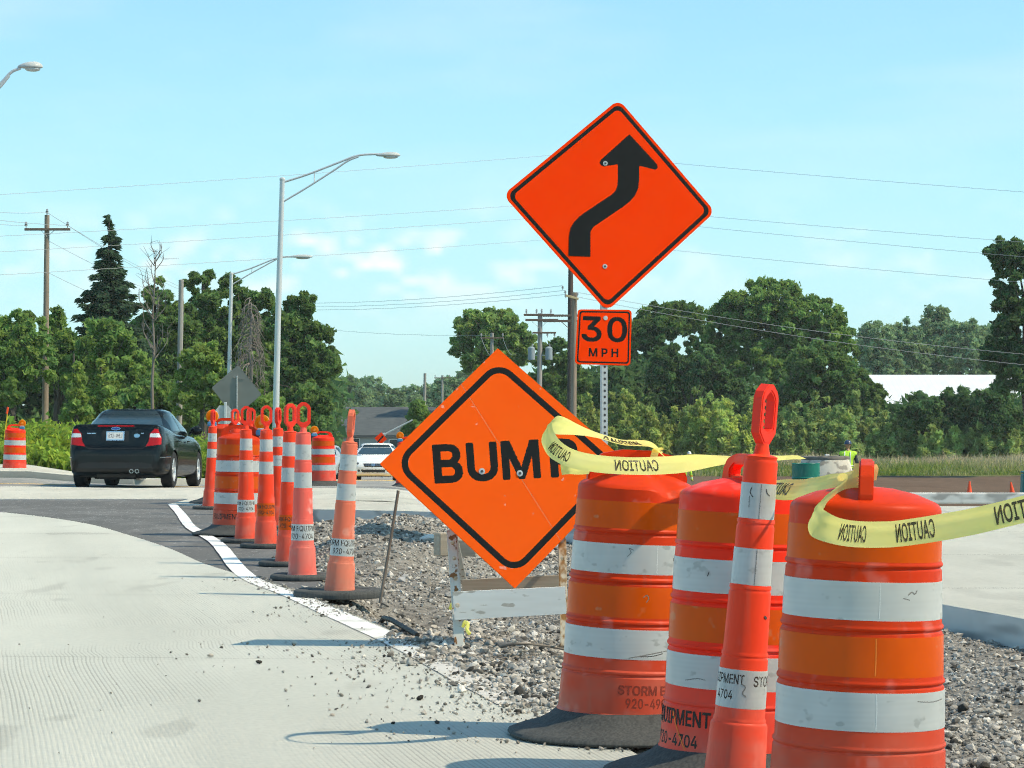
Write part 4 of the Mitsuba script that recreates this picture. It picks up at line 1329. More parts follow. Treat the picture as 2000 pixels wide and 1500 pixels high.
CAR_ST = [  # y, half width, bottom, top, crown
    (0.00, .66, .36, .69, .0), (.02, .745, .31, .722, .0), (.052, .785, .28, .735, .002), (.064, .79, .28, .80, .003), (.085, .81, .27, 1.03, .006), (.115, .825, .26, 1.125, .010), (.16, .842, .25, 1.15, .012), (.30, .872, .23, 1.15, .016), (.60, .895, .21, 1.125, .02), (1.0, .912, .20, 1.08, .03), (1.5, .915, .19, 1.03, .03),
    (2.2, .915, .19, 1.005, .03), (3.0, .915, .19, .985, .03), (3.5, .912, .19, .965, .04), (4.0, .90, .20, .90, .05), (4.35, .872, .21, .83, .045), (4.6, .815, .22, .755, .035), (4.74, .74, .25, .69, .02), (4.82, .64, .30, .60, .01)]


def sedan_body():
    ys = np.array([s[0] for s in CAR_ST])
    arr = np.array([s[1:] for s in CAR_ST])
    yy = np.unique(np.concatenate([ys, np.linspace(.2, 4.6, 30)]))
    rings = []
    from scipy.interpolate import PchipInterpolator
    f = PchipInterpolator(ys, arr)
    for y in yy:
        w, zb, zt, cr = f(y)
        r = ring_section(w, zb, zt, cr)
        rings.append(np.column_stack([r[:, 0], np.full(len(r), y), r[:, 1]]))
    n, k = len(rings[0]), len(rings)
    V = np.vstack(rings)
    F_ = []
    for a in range(k - 1):
        for b in range(n):
            c = (b + 1) % n
            F_ += [(a * n + b, (a + 1) * n + b, (a + 1) * n + c), (a * n + b, (a + 1) * n + c, a * n + c)]
    c0_, c1_ = len(V), len(V) + 1
    V = np.vstack([V, rings[0].mean(0), rings[-1].mean(0)])
    for b in range(n):
        c = (b + 1) % n
        F_ += [(c0_, b, c), (c1_, (k - 1) * n + c, (k - 1) * n + b)]
    m = trimesh.Trimesh(V, np.array(F_), process=True)
    if m.volume < 0:
        m.invert()
    man = m3.Manifold(m3.Mesh(m.vertices.astype(np.float32), m.faces.astype(np.uint32)))
    for wy in (1.02, 3.75):
        cyl = m3.Manifold.cylinder(3, .365, .365, 40, True).rotate([0, 90, 0]).translate([0, wy, .34])
        core = m3.Manifold.cube([1.22, 2, 2], True).translate([0, wy, .3])
        man = man - (cyl - core)
    q = man.to_mesh()
    return trimesh.Trimesh(q.vert_properties[:, :3], q.tri_verts, process=True)


# greenhouse rings: z, y rear, y front, half width
GH = [(1.00, .52, 3.62, .850), (1.06, .66, 3.50, .838), (1.14, .90, 3.24, .795), (1.25, 1.24, 2.90, .730), (1.36, 1.62, 2.48, .655), (1.42, 1.88, 2.24, .600), (1.452, 2.02, 2.12, .51)]


def gh_at(z):
    g = np.array(GH)
    return [np.interp(z, g[:, 0], g[:, k]) for k in (1, 2, 3)]


NG = 3.6


def gh_ring(z, n=64):
    yr, yf, w = gh_at(z)
    # roof is long, so keep the ring corners squarish
    yc, ay = (yr + yf) / 2, (yf - yr) / 2
    ay2 = ay + .45 * np.clip((z - 1.3) / .15, 0, 1)
    t = np.linspace(0, 2 * np.pi, n, endpoint=False)
    x = w * np.sign(np.cos(t)) * np.abs(np.cos(t)) ** (2 / NG)
    y = yc + ay2 * np.sign(np.sin(t)) * np.abs(np.sin(t)) ** (2 / NG)
    return np.column_stack([x, y, np.full(n, z)])


def gh_dims(z):
    yr, yf, w = gh_at(z)
    yc, ay = (yr + yf) / 2, (yf - yr) / 2
    return yc, ay + .45 * np.clip((z - 1.3) / .15, 0, 1), w


def sedan_cabin():
    zs = np.concatenate([np.linspace(.97, 1.40, 12), [1.42, 1.437, 1.449, 1.456]])
    rings = [gh_ring(z) for z in zs]
    n = len(rings[0])
    V = np.vstack(rings + [[[0, 2.07, 1.475]]])
    F_ = []
    for a in range(len(rings) - 1):
        for b in range(n):
            c = (b + 1) % n
            F_ += [(a * n + b, a * n + c, (a + 1) * n + c), (a * n + b, (a + 1) * n + c, (a + 1) * n + b)]
    top = (len(rings) - 1) * n
    F_ += [(top + b, top + (b + 1) % n, len(V) - 1) for b in range(n)]
    return trimesh.Trimesh(V, np.array(F_), process=False)


def pane(kind, z0, z1, lo, hi, off=.006, nz=8, nn=14, lo1=None, hi1=None):
    """window on the cabin surface. kind rear/front: lo..hi as fractions of half width; side: y range (metres)"""
    V = []
    for z in np.linspace(z0, z1, nz):
        f = (z - z0) / (z1 - z0)
        a, b = lo + ((lo1 if lo1 is not None else lo) - lo) * f, hi + ((hi1 if hi1 is not None else hi) - hi) * f
        yc, ay, w = gh_dims(z)
        for s in np.linspace(a, b, nn):
            if kind in ('rear', 'front'):
                yy = ay * (1 - min(abs(s), .999) ** NG) ** (1 / NG)
                V.append((s * w, yc - yy - off if kind == 'rear' else yc + yy + off, z + off * .6))
            else:
                q = min(abs((s - yc) / ay), .999)
                xx = w * (1 - q ** NG) ** (1 / NG)
                V.append(((xx + off) * (1 if kind == 'right' else -1), s, z))
    V = np.array(V)
    i, j = np.meshgrid(np.arange(nz - 1), np.arange(nn - 1), indexing='ij')
    a = i * nn + j
    f = np.vstack([np.stack([a, a + 1, a + nn + 1], -1).reshape(-1, 3), np.stack([a, a + nn + 1, a + nn], -1).reshape(-1, 3)])
    m = trimesh.Trimesh(V, f, process=False)
    c = m.face_normals.mean(0)
    want = {'rear': (0, -1, .3), 'front': (0, 1, .3), 'right': (1, 0, 0), 'left': (-1, 0, 0)}[kind]
    if np.dot(c, want) < 0:
        m.invert()
    return m


DRAPED = {}


def drape(poly, body, view, off=.006, step=.03):
    """poly in (x, z) seen from the rear (view=+1 looks along +y) or from the front (-1), laid on the body"""
    ck = (poly.wkb, view, off)
    if ck in DRAPED:
        return DRAPED[ck]
    v, f = trimesh.creation.triangulate_polygon(poly, engine='earcut')
    m = trimesh.Trimesh(np.column_stack([v, np.zeros(len(v))]), f, process=False).subdivide_to_size(step)
    m.merge_vertices()
    q = m.vertices
    y0 = -1.0 if view > 0 else 6.0
    org = np.column_stack([q[:, 0], np.full(len(q), y0), q[:, 1]])
    loc, ray, _ = body.ray.intersects_location(org, np.tile([0, view, 0.0], (len(q), 1)), multiple_hits=False)
    out = np.full(len(q), np.nan)
    out[ray] = loc[:, 1]
    bad = np.isnan(out)
    if bad.any():
        from scipy.spatial import cKDTree
        _, k = cKDTree(q[~bad, :2]).query(q[bad, :2])
        out[bad] = out[~bad][k]
    m.vertices = np.column_stack([q[:, 0], out - view * off, q[:, 1]])
    if m.face_normals[:, 1].mean() * view > 0:
        m.invert()
    DRAPED[ck] = m
    return m


def solid_front(poly, body, view, off):
    return drape(poly, body, view, off)


def wheel_parts(key, x, y, M, side):
    r = .335
    prof = [(.215, -.10), (.30, -.11), (.325, -.095), (r, -.06), (r, .06), (.325, .095), (.30, .11), (.215, .10)]
    t = lathe(prof + [prof[0]], 40)
    R = trimesh.transformations.rotation_matrix(math.pi / 2, [0, 1, 0])
    t.apply_transform(R); t.apply_translation([x - side * .0, y, r])
    w = obj('wheel', sh(t, 'tyre', 40), None, key, M=M)
    d_ = lathe([(0, -.04), (.215, -.05), (.225, .09), (.215, .085), (.20, .035), (0, .02)], 36)
    d_.apply_transform(R if side > 0 else trimesh.transformations.rotation_matrix(-math.pi / 2, [0, 1, 0]))
    d_.apply_translation([x, y, r])
    obj('hub', sh(d_, 'rim_dark', 30), None, w, M=M)
    sp = []
    for k in range(5):
        for dd in (-.14, .14):
            a = 2 * math.pi * k / 5 + dd + .3
            a0 = 2 * math.pi * k / 5 + dd * .6 + .3
            sp.append(beam((side * .062, .045 * math.sin(a0), .045 * math.cos(a0)), (side * .072, .208 * math.sin(a), .208 * math.cos(a)), .036, .02, .005, up=(1, 0, 0)))
    lip = lathe([(.200, .05), (.214, .092), (.226, .092), (.226, .05)], 36)
    lip.apply_transform(R if side > 0 else trimesh.transformations.rotation_matrix(-math.pi / 2, [0, 1, 0]))
    cap = lathe([(0, .08), (.05, .078), (.06, .06)], 20)
    cap.apply_transform(R if side > 0 else trimesh.transformations.rotation_matrix(-math.pi / 2, [0, 1, 0]))
    rim = cat(*sp, lip, cap)
    rim.apply_translation([x, y, r])
    obj('rim', sh(rim, 'rim_metal', 30), None, w, M=M)


BODY, CABIN = sedan_body(), sedan_cabin()
BODY_SH = {}


def mirror(poly):
    return affinity.scale(poly, -1, 1, origin=(0, 0))


def sedan(label, x, y, z, heading, pitch, paint, detail=True):
    key = thing('sedan', label, 'car')
    M = MT(x, y, z) @ trimesh.transformations.rotation_matrix(math.radians(heading), [0, 0, 1]) @ trimesh.transformations.rotation_matrix(math.radians(pitch), [1, 0, 0])
    if not BODY_SH:
        BODY_SH['b'], BODY_SH['c'] = sh(BODY, paint, 40), sh(CABIN, paint, 40)
    obj('body', BODY_SH['b'], paint, key, M=M)
    cab = obj('cabin', BODY_SH['c'], paint, key, M=M)
    for nm, mm in (('rear_window', pane('rear', 1.10, 1.425, -.85, .85, lo1=-.78, hi1=.78)), ('windscreen', pane('front', 1.03, 1.40, -.84, .84, lo1=-.78, hi1=.78))):
        obj(nm, sh(mm, 'car_glass', True), None, cab, M=M)
    for sd in ('left', 'right'):
        for (a, b, a1, b1) in ((1.22, 1.90, 1.62, 1.98), (1.98, 2.86, 2.05, 2.52)):
            obj('side_window', sh(pane(sd, 1.05, 1.375, a, b, lo1=a1, hi1=b1), 'car_glass', True), None, cab, M=M)
    for sx in (-1, 1):
        for wy in (1.02, 3.75):
            wheel_parts(key, sx * .80, wy, M, sx)
        mr = trimesh.creation.icosphere(2, 1.0)
        mr.vertices = mr.vertices * [.115, .07, .085] + [sx * .985, 2.95, 1.07]
        mk = obj('mirror', sh(cat(mr, beam((sx * .84, 2.97, 1.02), (sx * .93, 2.96, 1.05), .05, .04, .006)), paint, 40), None, key, M=M)
    # underbody
    obj('underbody', sh(cat(cbox(1.30, 4.1, .10, .02, at=(0, 2.4, .24)), cbox(.9, .5, .12, .03, at=(.0, .55, .23)), tube([(-.35, .2, .25), (.35, .2, .25)], .085, 10)), 'car_trim', 30), None, key, M=M)
    # rear
    lamp = Polygon([(.70, 1.075), (.765, 1.07), (.86, .82), (.855, .795), (.545, .755), (.60, .845), (.62, .985)]).intersection(sbox(0, 0, .822, 2))
    for mir in (False, True):
        pl_ = mirror(lamp) if mir else lamp
        t = obj('tail_light', sh(drape(pl_, BODY, 1, .010), 'tail_red', True), None, key, M=M)
        wp = lamp.buffer(-.008).intersection(Polygon([(.5, .985), (1, 1.005), (1, .915), (.5, .925)]))
        obj('reversing_lens', sh(drape(mirror(wp) if mir else wp, BODY, 1, .016), 'lamp_clear', True), None, t, M=M)
    obj('brake_light', sh(drape(sbox(-.33, 1.116, .33, 1.134), BODY, 1, .010), 'tail_red', True), None, key, M=M)
    obj('valance', sh(drape(Polygon([(-.70, .30), (.70, .30), (.66, .44), (.50, .47), (-.50, .47), (-.66, .44)]), BODY, 1, .004), 'car_trim', False), None, key, M=M)
    bl = obj('lid_seam_and_crease_shade', sh(cat(drape(LineString([(-.53, .75), (-.50, .715), (.50, .715), (.53, .75)]).buffer(.006), BODY, 1, .003), drape(LineString([(-.74, .60), (.74, .60)]).buffer(.008), BODY, 1, .003)), 'car_trim', False), None, key, M=M)  # lid seam, then the bumper crease with its shading drawn as a dark strip
    pz = .945
    rec = drape(sbox(-.24, .845, .24, 1.035), BODY, 1, .004)
    obj('plate_recess', sh(rec, 'car_trim', False), None, key, M=M)
    yb = float(np.interp(pz, [.80, 1.03, 1.125], [.05, .085, .115])) - .03
    tilt = trimesh.transformations.rotation_matrix(-.18, [1, 0, 0], [0, yb, pz])
    p0 = cbox(.305, .012, .150, .003, at=(0, yb, pz)); p0.apply_transform(tilt)
    pk = obj('number_plate', sh(p0, 'plate_white', False), None, key, M=M)
    if detail:
        tp = text_plate('633-WEJ', .066, True, .001, .25, 0, (0, pz + .002), yb - .0065); tp.apply_transform(tilt)
        obj('lettering', sh(tp, 'plate_ink', False), None, pk, M=M)
        fr = plate(sbox(-.165, -.085, .165, .085).difference(sbox(-.145, -.062, .145, .066)), .006)
        fr.apply_translation([0, yb - .012, pz]); fr.apply_transform(tilt)
        obj('frame', sh(fr, 'chrome', False), None, pk, M=M)
        em = affinity.scale(Point(0, 1.078).buffer(1), .085, .030)
        e = obj('emblem', sh(drape(em, BODY, 1, .012), 'chrome', True), None, key, M=M)
        obj('oval', sh(drape(affinity.scale(Point(0, 1.078).buffer(1), .072, .022), BODY, 1, .015), 'emblem_blue', True), None, e, M=M)
        obj('badge', sh(drape(sbox(-.52, .985, -.36, .999), BODY, 1, .006), 'chrome', False), None, key, M=M)
        obj('badge', sh(drape(sbox(.46, .985, .51, .999), BODY, 1, .006), 'chrome', False), None, key, M=M)
        obj('sticker', sh(drape(affinity.scale(Point(.385, .95).buffer(1), .055, .036), BODY, 1, .006), 'sticker_blue', False), None, key, M=M, label='small pale blue sticker on the boot lid')
        for sx in (.30, .40):
            ex = lathe([(.030, 0), (.036, 0), (.036, .12), (.030, .12), (.030, 0)], 16)
            ex.apply_transform(trimesh.transformations.rotation_matrix(-math.pi / 2, [1, 0, 0]))
            ex.apply_translation([sx, -.005, .31])
            obj('exhaust_pipe', sh(ex, 'chrome', 30), None, key, M=M)
        obj('aerial', sh(beam((0, 1.95, 1.455), (0, 1.83, 1.51), .05, .02, .006), 'car_trim', False), None, key, M=M)
        for sx in (-1, 1):
            for yy in (1.35, 2.30):
                hd = beam((sx * .925, yy, .86), (sx * .925, yy + .2, .865), .02, .03, .006)
                obj('door_handle', sh(hd, paint, False), None, key, M=M)
            ref = cat(beam((sx * .80, .075, .555), (sx * .868, .25, .56), .014, .014, .003), beam((sx * .868, .25, .56), (sx * .905, .62, .565), .014, .014, .003))
            obj('bumper_trim', sh(ref, 'chrome', False), None, key, M=M)
            hr = [beam((s_ * .36, 1.55, 1.12), (s_ * .36, 1.55, 1.26), .20, .06, .02, up=(0, 1, 0)) for s_ in (sx,)]
    # front
    hl = Polygon([(.46, .70), (.56, .755), (.74, .80), (.80, .80), (.79, .70), (.66, .64), (.52, .635)])
    for mir in (False, True):
        h = obj('headlight', sh(drape(mirror(hl) if mir else hl, BODY, -1, .010), 'lamp_clear', True), None, key, M=M)
        lens = Point(.60, .70).buffer(.045)
        obj('lens', sh(drape(mirror(lens) if mir else lens, BODY, -1, .016), 'rim_dark', True), None, h, M=M)
    gr = Polygon([(-.40, .70), (.40, .70), (.33, .565), (-.33, .565)])
    g = obj('grille', sh(drape(gr, BODY, -1, .008), 'car_trim', False), None, key, M=M)
    for k in range(3):
        obj('slat', sh(drape(sbox(-.36 + .01 * k, .60 + .035 * k, .36 - .01 * k, .608 + .035 * k), BODY, -1, .014), 'chrome', False), None, g, M=M)
    obj('front_emblem', sh(drape(affinity.scale(Point(0, .645).buffer(1), .075, .05), BODY, -1, .02), 'chrome', True), None, key, M=M)
    obj('air_intake', sh(drape(Polygon([(-.48, .47), (.48, .47), (.42, .36), (-.42, .36)]), BODY, -1, .008), 'car_trim', False), None, key, M=M)
    for sx in (-1, 1):
        obj('fog_light', sh(drape(Point(sx * .55, .43).buffer(.05), BODY, -1, .01), 'rim_dark', False), None, key, M=M)
    return key


CY = 46.0
sedan('dark black sedan driving away at the left, seen from behind', (224 - 1000) / F * CY, CY, float(terrain(-7.1, 47)) + .01, -2.4, -.9, 'paint_black')
WY = 102.0
sedan('white sedan facing the camera left of the BUMP sign corner', (742 - 1000) / F * WY, WY, float(terrain(-5.2, WY)), 180.0, 0.4, 'paint_white')
sedan('pale car glimpsed between the drum and the faded post, left of the white sedan', (646 - 1000) / F * 112, 112, float(terrain(-8, 112)), 176.0, 0.4, 'paint_silver')

# ================================================================== PEOPLE
def hull_chain(bones, joints):
    parts = []
    for a, b in bones:
        (pa, ra), (pb, rb) = joints[a], joints[b]
        sa = m3.Manifold.sphere(ra, 16).translate(list(pa))
        sb_ = m3.Manifold.sphere(rb, 16).translate(list(pb))
        parts.append(m3.Manifold.batch_hull([sa, sb_]))
    return m3.Manifold.batch_boolean(parts, m3.OpType.Add)


def to_tri(man, edge=None, smooth=6):
    if edge:
        man = man.refine_to_length(edge)
    q = man.to_mesh()
    m = trimesh.Trimesh(q.vert_properties[:, :3], q.tri_verts, process=True)
    if smooth:
        trimesh.smoothing.filter_taubin(m, iterations=smooth)
    return m


def person(label, x, y, z, rz, bend=0.0, hat='hat_navy', legs='trousers_dark', shirt_trim=True, boots='trousers_dark', stance=.10):
    key = thing('person', label, 'person')
    M = MT(x, y, z, rz)
    # hips at 0.92, torso leans forward (towards -y local) by bend
    cb_, sb_ = math.cos(math.radians(bend)), math.sin(math.radians(bend))

    def up(xx, yy, h):            # point at height h above the hips along the leaning spine
        return np.array([xx, yy * cb_ - h * sb_, .92 + h * cb_ + yy * sb_ * -1])
    J = {}
    for s, n_ in ((-1, 'l'), (1, 'r')):
        J['hip' + n_] = (np.array([s * .095, 0, .90]), .095)
        J['kn' + n_] = (np.array([s * (.105 + stance * .4), -.03, .50]), .062)
        J['an' + n_] = (np.array([s * (.11 + stance), .02, .10]), .042)
        J['heel' + n_] = (np.array([s * (.11 + stance), .05, .045]), .042)
        J['toe' + n_] = (np.array([s * (.13 + stance), -.15, .038]), .036)
        J['sh' + n_] = (up(s * .185, 0, .50), .062)
        J['el' + n_] = (up(s * .265, -.04, .24) + (np.array([0, -.10, -.02]) if bend else 0), .046)
        wr = J['el' + n_][0] + np.array([s * -.02, -.14 if bend else -.10, -.20])
        J['wr' + n_] = (wr, .032)
        J['pa' + n_] = (wr + np.array([0, -.02, -.075]), .030)
    J['pel'] = (np.array([0, .0, .95]), .125)
    J['waist'] = (up(0, 0, .16), .122)
    J['chest'] = (up(0, 0, .38), .150)
    J['neckb'] = (up(0, 0, .52), .070)
    J['neck'] = (up(0, -.01, .60), .055)
    bones = [('pel', 'waist'), ('waist', 'chest'), ('chest', 'neckb'), ('neckb', 'neck')]
    for n_ in 'lr':
        bones += [('pel', 'hip' + n_), ('hip' + n_, 'kn' + n_), ('kn' + n_, 'an' + n_), ('an' + n_, 'heel' + n_), ('heel' + n_, 'toe' + n_), ('chest', 'sh' + n_), ('neckb', 'sh' + n_), ('sh' + n_, 'el' + n_), ('el' + n_, 'wr' + n_), ('wr' + n_, 'pa' + n_)]
    man = hull_chain(bones, J)
    head_c = up(0, -.02, .74)
    head = m3.Manifold.batch_hull([m3.Manifold.sphere(.085, 20).scale([.9, 1.05, 1.0]).translate(list(head_c + [0, .01, .03])), m3.Manifold.sphere(.055, 16).translate(list(head_c + [0, -.025, -.07]))])
    nose = m3.Manifold.batch_hull([m3.Manifold.sphere(.010, 8).translate(list(head_c + [0, -.088, .02])), m3.Manifold.sphere(.015, 8).translate(list(head_c + [0, -.095, -.015]))])
    man = man + head + nose
    for s, n_ in ((-1, 'l'), (1, 'r')):
        man = man + m3.Manifold.sphere(.022, 10).scale([.5, 1, 1.4]).translate(list(head_c + [s * .08, .012, .005]))
        p0 = J['pa' + n_][0]
        for k in range(4):
            L = (.066, .076, .072, .056)[k]
            a = p0 + np.array([0, -.026 + .018 * k, -.018])
            b = a + np.array([-s * .008, -.012, -L * .55]); c_ = b + np.array([-s * .014, -.006, -L * .42])
            man = man + m3.Manifold.batch_hull([m3.Manifold.sphere(.009, 8).translate(list(a)), m3.Manifold.sphere(.0085, 8).translate(list(b))]) + m3.Manifold.batch_hull([m3.Manifold.sphere(.0085, 8).translate(list(b)), m3.Manifold.sphere(.0075, 8).translate(list(c_))])
        a = p0 + np.array([-s * .012, -.028, .01]); b = a + np.array([-s * .02, -.030, -.04])
        man = man + m3.Manifold.batch_hull([m3.Manifold.sphere(.011, 8).translate(list(a)), m3.Manifold.sphere(.009, 8).translate(list(b))])
    bodym = to_tri(man, .03, 4)
    bk = obj('body', sh(bodym, 'skin', True), None, key, M=M)

    def garment(names, grow, zcut=None):
        JJ = {k: (p, r + grow) for k, (p, r) in J.items()}
        return to_tri(hull_chain(names, JJ), .03, 5)
    tr = garment([('pel', 'hipl'), ('pel', 'hipr'), ('hipl', 'knl'), ('knl', 'anl'), ('hipr', 'knr'), ('knr', 'anr')], .012)
    obj('trousers', sh(tr, legs, True), None, key, M=M)
    if legs == 'vest_lime':
        for n_ in 'lr':
            a, b = J['kn' + n_][0], J['an' + n_][0]
            for t in (.45, .75):
                c_ = a + (b - a) * t
                r = J['kn' + n_][1] * (1 - t) + J['an' + n_][1] * t + .017
                obj('leg_stripe', sh(tube([c_ + [0, 0, .03], c_ - [0, 0, .03]], r, 14), 'cone_orange' if t < .6 else 'vest_stripe', 40), None, key, M=M)
    vest = garment([('pel', 'waist'), ('waist', 'chest'), ('chest', 'neckb'), ('chest', 'shl'), ('chest', 'shr'), ('neckb', 'shl'), ('neckb', 'shr')], .018)
    vk = obj('vest', sh(vest, 'vest_lime', True), None, key, M=M, label='lime high-visibility vest')
    for s in (-1, 1):
        c_ = [up(s * .085, .168, h) for h in (.10, .25, .40)] + [up(s * .085, .10, .54), up(s * .085, -.06, .54)] + [up(s * .085, -.165, h) for h in (.40, .25, .10)]
        obj('stripe', sh(tube(curve(c_, 5), .018, 6), 'vest_stripe', True), None, vk, M=M)
    obj('belt_stripe', sh(cat([tube([up(.155 * math.cos(a), .155 * math.sin(a), .15), up(.155 * math.cos(a + .42), .155 * math.sin(a + .42), .15)], .016, 6) for a in np.arange(0, 2 * np.pi, .4)]), 'vest_stripe', True), None, vk, M=M)
    for n_ in 'lr':
        obj('sleeve', sh(garment([('sh' + n_, 'el' + n_)], .008), 'vest_lime' if shirt_trim else 'trousers_dark', True), None, key, M=M)
    for n_ in 'lr':
        obj('boot', sh(garment([('an' + n_, 'heel' + n_), ('heel' + n_, 'toe' + n_)], .008), boots, True), None, key, M=M)
    hm = lathe([(.125, 0), (.128, .006), (.108, .012), (.104, .04), (.085, .085), (.05, .112), (0, .122)], 28)
    v = hm.vertices; v[:, 1] *= 1.12; v[:, 1] -= .02 * (v[:, 2] < .01)
    hm.apply_transform(trimesh.transformations.rotation_matrix(math.radians(bend * .6), [1, 0, 0]))
    hm.apply_translation(head_c + [0, 0, .045])
    obj('hard_hat', sh(hm, hat, 40), None, key, M=M)
    for s in (-1, 1):
        obj('eye', sh(trimesh.creation.icosphere(1, .010).apply_translation(head_c + [s * .034, -.078, .015]), 'trousers_dark', True), None, bk, M=M)
    return key


d = 75.0
person('person in a lime vest and dark hard hat beside the concrete manhole ring', (1656 - 1000) / F * d, d, HC - (981 - YH) / F * d, 168, hat='hat_navy', shirt_trim=False)
d = 150.0
person('person in a white hard hat and lime clothes, stooping behind the yellow tape', (1344 - 1000) / F * d, d, HC - (940 - YH) / F * d, 8, bend=24, hat='hat_white', legs='vest_lime', boots='boots_tan', stance=.12)

# ================================================================== SITE OBJECTS ON THE RIGHT
key = thing('manhole_ring', 'pale concrete manhole section with a dark stained rim, behind the green barrel', 'concrete pipe')
d = 54.0
x = (1612 - 1000) / F * d
zb = -.66
m = lathe([(.40, 0), (.68, 0), (.68, .25), (.64, .55), (.50, 1.02), (.485, 1.05), (.36, 1.05), (.40, .5), (.40, 0)], 48)
v = m.vertices; v *= (1 + .012 * (meshkit.fbm(v * 4, 3, 2) - .5))[:, None]
obj('ring', m, 'concrete_pipe', key, smooth=40, M=MT(x, d, zb))
m = lathe([(.36, 1.048), (.50, 1.045), (.505, 1.02), (.515, 1.06), (.50, 1.09), (.37, 1.09), (.36, 1.048)], 40)
v = m.vertices; v[:, 2] += .03 * (meshkit.fbm(v * 7, 3, 4) - .5)
obj('rim', m, 'concrete_dark_rim', key, smooth=40, M=MT(x, d, zb))
k = obj('brick_scrap', cbox(.085, .06, .035, .006), 'plate_white', M=MT(x + .0, d - .3, zb + 1.12, 20), smooth=False)
say(k, 'small white block lying on the rim of the manhole ring', 'block')
key = thing('barrel', 'green steel barrel left of the concrete manhole ring', 'barrel')
d = 52.6
x = (1574 - 1000) / F * d
prof = [(0, 0), (.285, 0), (.292, .012), (.285, .025), (.285, .28), (.296, .295), (.285, .31), (.285, .57), (.296, .585), (.285, .60), (.285, .86), (.292, .875), (.284, .885), (.275, .868), (0, .868)]
obj('drum', lathe(prof, 44), 'green_steel', key, smooth=30, M=MT(x, d, -.575))
obj('bung', lathe([(0, .868), (.03, .868), (.03, .885), (0, .885)], 14), 'galvanised', key, smooth=30, M=MT(x + .15, d - .1, -.575))
key = thing('waste_bin', 'teal bin cut off by the right edge of the photo', 'bin')
d = 50.0
x = (2008 - 1000) / F * d
m = cbox(.26, .28, .50, .02)
v = m.vertices; v[:, 0] *= 1 + .18 * np.clip(-v[:, 2], -.25, .25) * 2
obj('body', m, 'teal_plastic', key, smooth=False, M=MT(x, d, HC - (975 - YH) / F * d + .25))
obj('lid', cbox(.25, .28, .04, .012), 'teal_plastic', key, smooth=False, M=MT(x, d, HC - (975 - YH) / F * d + .53))


def cone(label, px, py, d, h, lean=0.0):
    x = (px - 1000) / F * d
    z = HC - (py - YH) / F * d
    key = thing('traffic_cone', label, 'traffic cone')
    m = lathe([(h * .21, .02), (h * .20, .03), (h * .045, h * .97), (h * .038, h), (h * .02, h), (0, h * .985)], 28)
    obj('cone', m, 'cone_orange', key, smooth=40, M=MT(x, d, z, 0, lean))
    obj('base', cbox(h * .55, h * .55, .03, .008, at=(0, 0, .015)), 'cone_orange' if d > 90 else 'rubber_mat', key, smooth=False, M=MT(x, d, z, 12, lean * .5))


cone('orange cone on the brown soil just beyond the pavement, left of the leaning one', 1893, 979, 55, .43, lean=1)
cone('orange cone tilted to the left near the teal bin', 1979, 980, 52, .40, lean=-7)
cone('small orange cone seen above the lid of the middle drum', 1419, 937, 120, .46)
key = thing('marker_stake', 'thin yellow marker stake with an orange tip at the far left, behind the drum', 'marker post')
d = 63
obj('rod', tube([P(6, 870, d), P(15.5, 800, d)], [.012, .012], 8), 'marker_yellow', key)
obj('tip', tube([P(13.2, 808, d), P(15.8, 795, d)], [.028, .028], 8), 'cone_orange', key)

# ================================================================== LAMPS, POLES, WIRES
def lamp(label, base_px, d, pts_post, upper, lower, strut, head, head_len, head_r=.16):
    """all in photo pixels at depth d"""
    key = thing('street_lamp', label, 'street lamp')
    q = [P(*p, d) for p in pts_post]
    zb = float(terrain(q[0][0], d))
    q[0][2] = zb
    obj('post', tube(q, np.linspace(.105, .075, len(q)), 14), 'lamp_post_metal', key)
    bp = cbox(.32, .32, .05, .01, at=(q[0][0], d, zb + .03))
    obj('base_plate', bp, 'lamp_post_metal', key, smooth=False)
    obj('arm', tube(curve([P(*p, d) for p in upper], 6), .032, 8), 'lamp_post_metal', key)
    if lower:
        obj('arm', tube(curve([P(*p, d) for p in lower], 6), .028, 8), 'lamp_post_metal', key)
    if strut:
        obj('strut', tube([P(*strut[0], d), P(*strut[1], d)], .018, 6), 'lamp_post_metal', key)
    h0 = P(*head, d)
    prof = []
    hd = trimesh.creation.icosphere(3, 1.0)
    v = hd.vertices
    t = (v[:, 0] + 1) / 2
    v[:, 1] *= .16 * (0.55 + .45 * np.sin(np.clip(t, 0, 1) * 2.2 + .3))
    v[:, 2] *= np.where(v[:, 2] > 0, .13, .045) * (.62 + .45 * t) 
    v[:, 0] *= head_len / 2
    hd.vertices = v + h0
    obj('lamp_head', hd, 'lamp_head_grey', key, smooth=True)
    gl = trimesh.creation.icosphere(2, 1.0)
    gl.vertices = gl.vertices * [head_len * .30, .12, .05] + h0 + [head_len * .10, 0, -.045]
    obj('lens', gl, 'lamp_glass', key, smooth=True)
    cap = lathe([(.085, -.05), (.09, 0), (.05, .04), (0, .05)], 14)
    cap.apply_translation(q[-1])
    obj('post_cap', cap, 'lamp_post_metal', key)
    return key


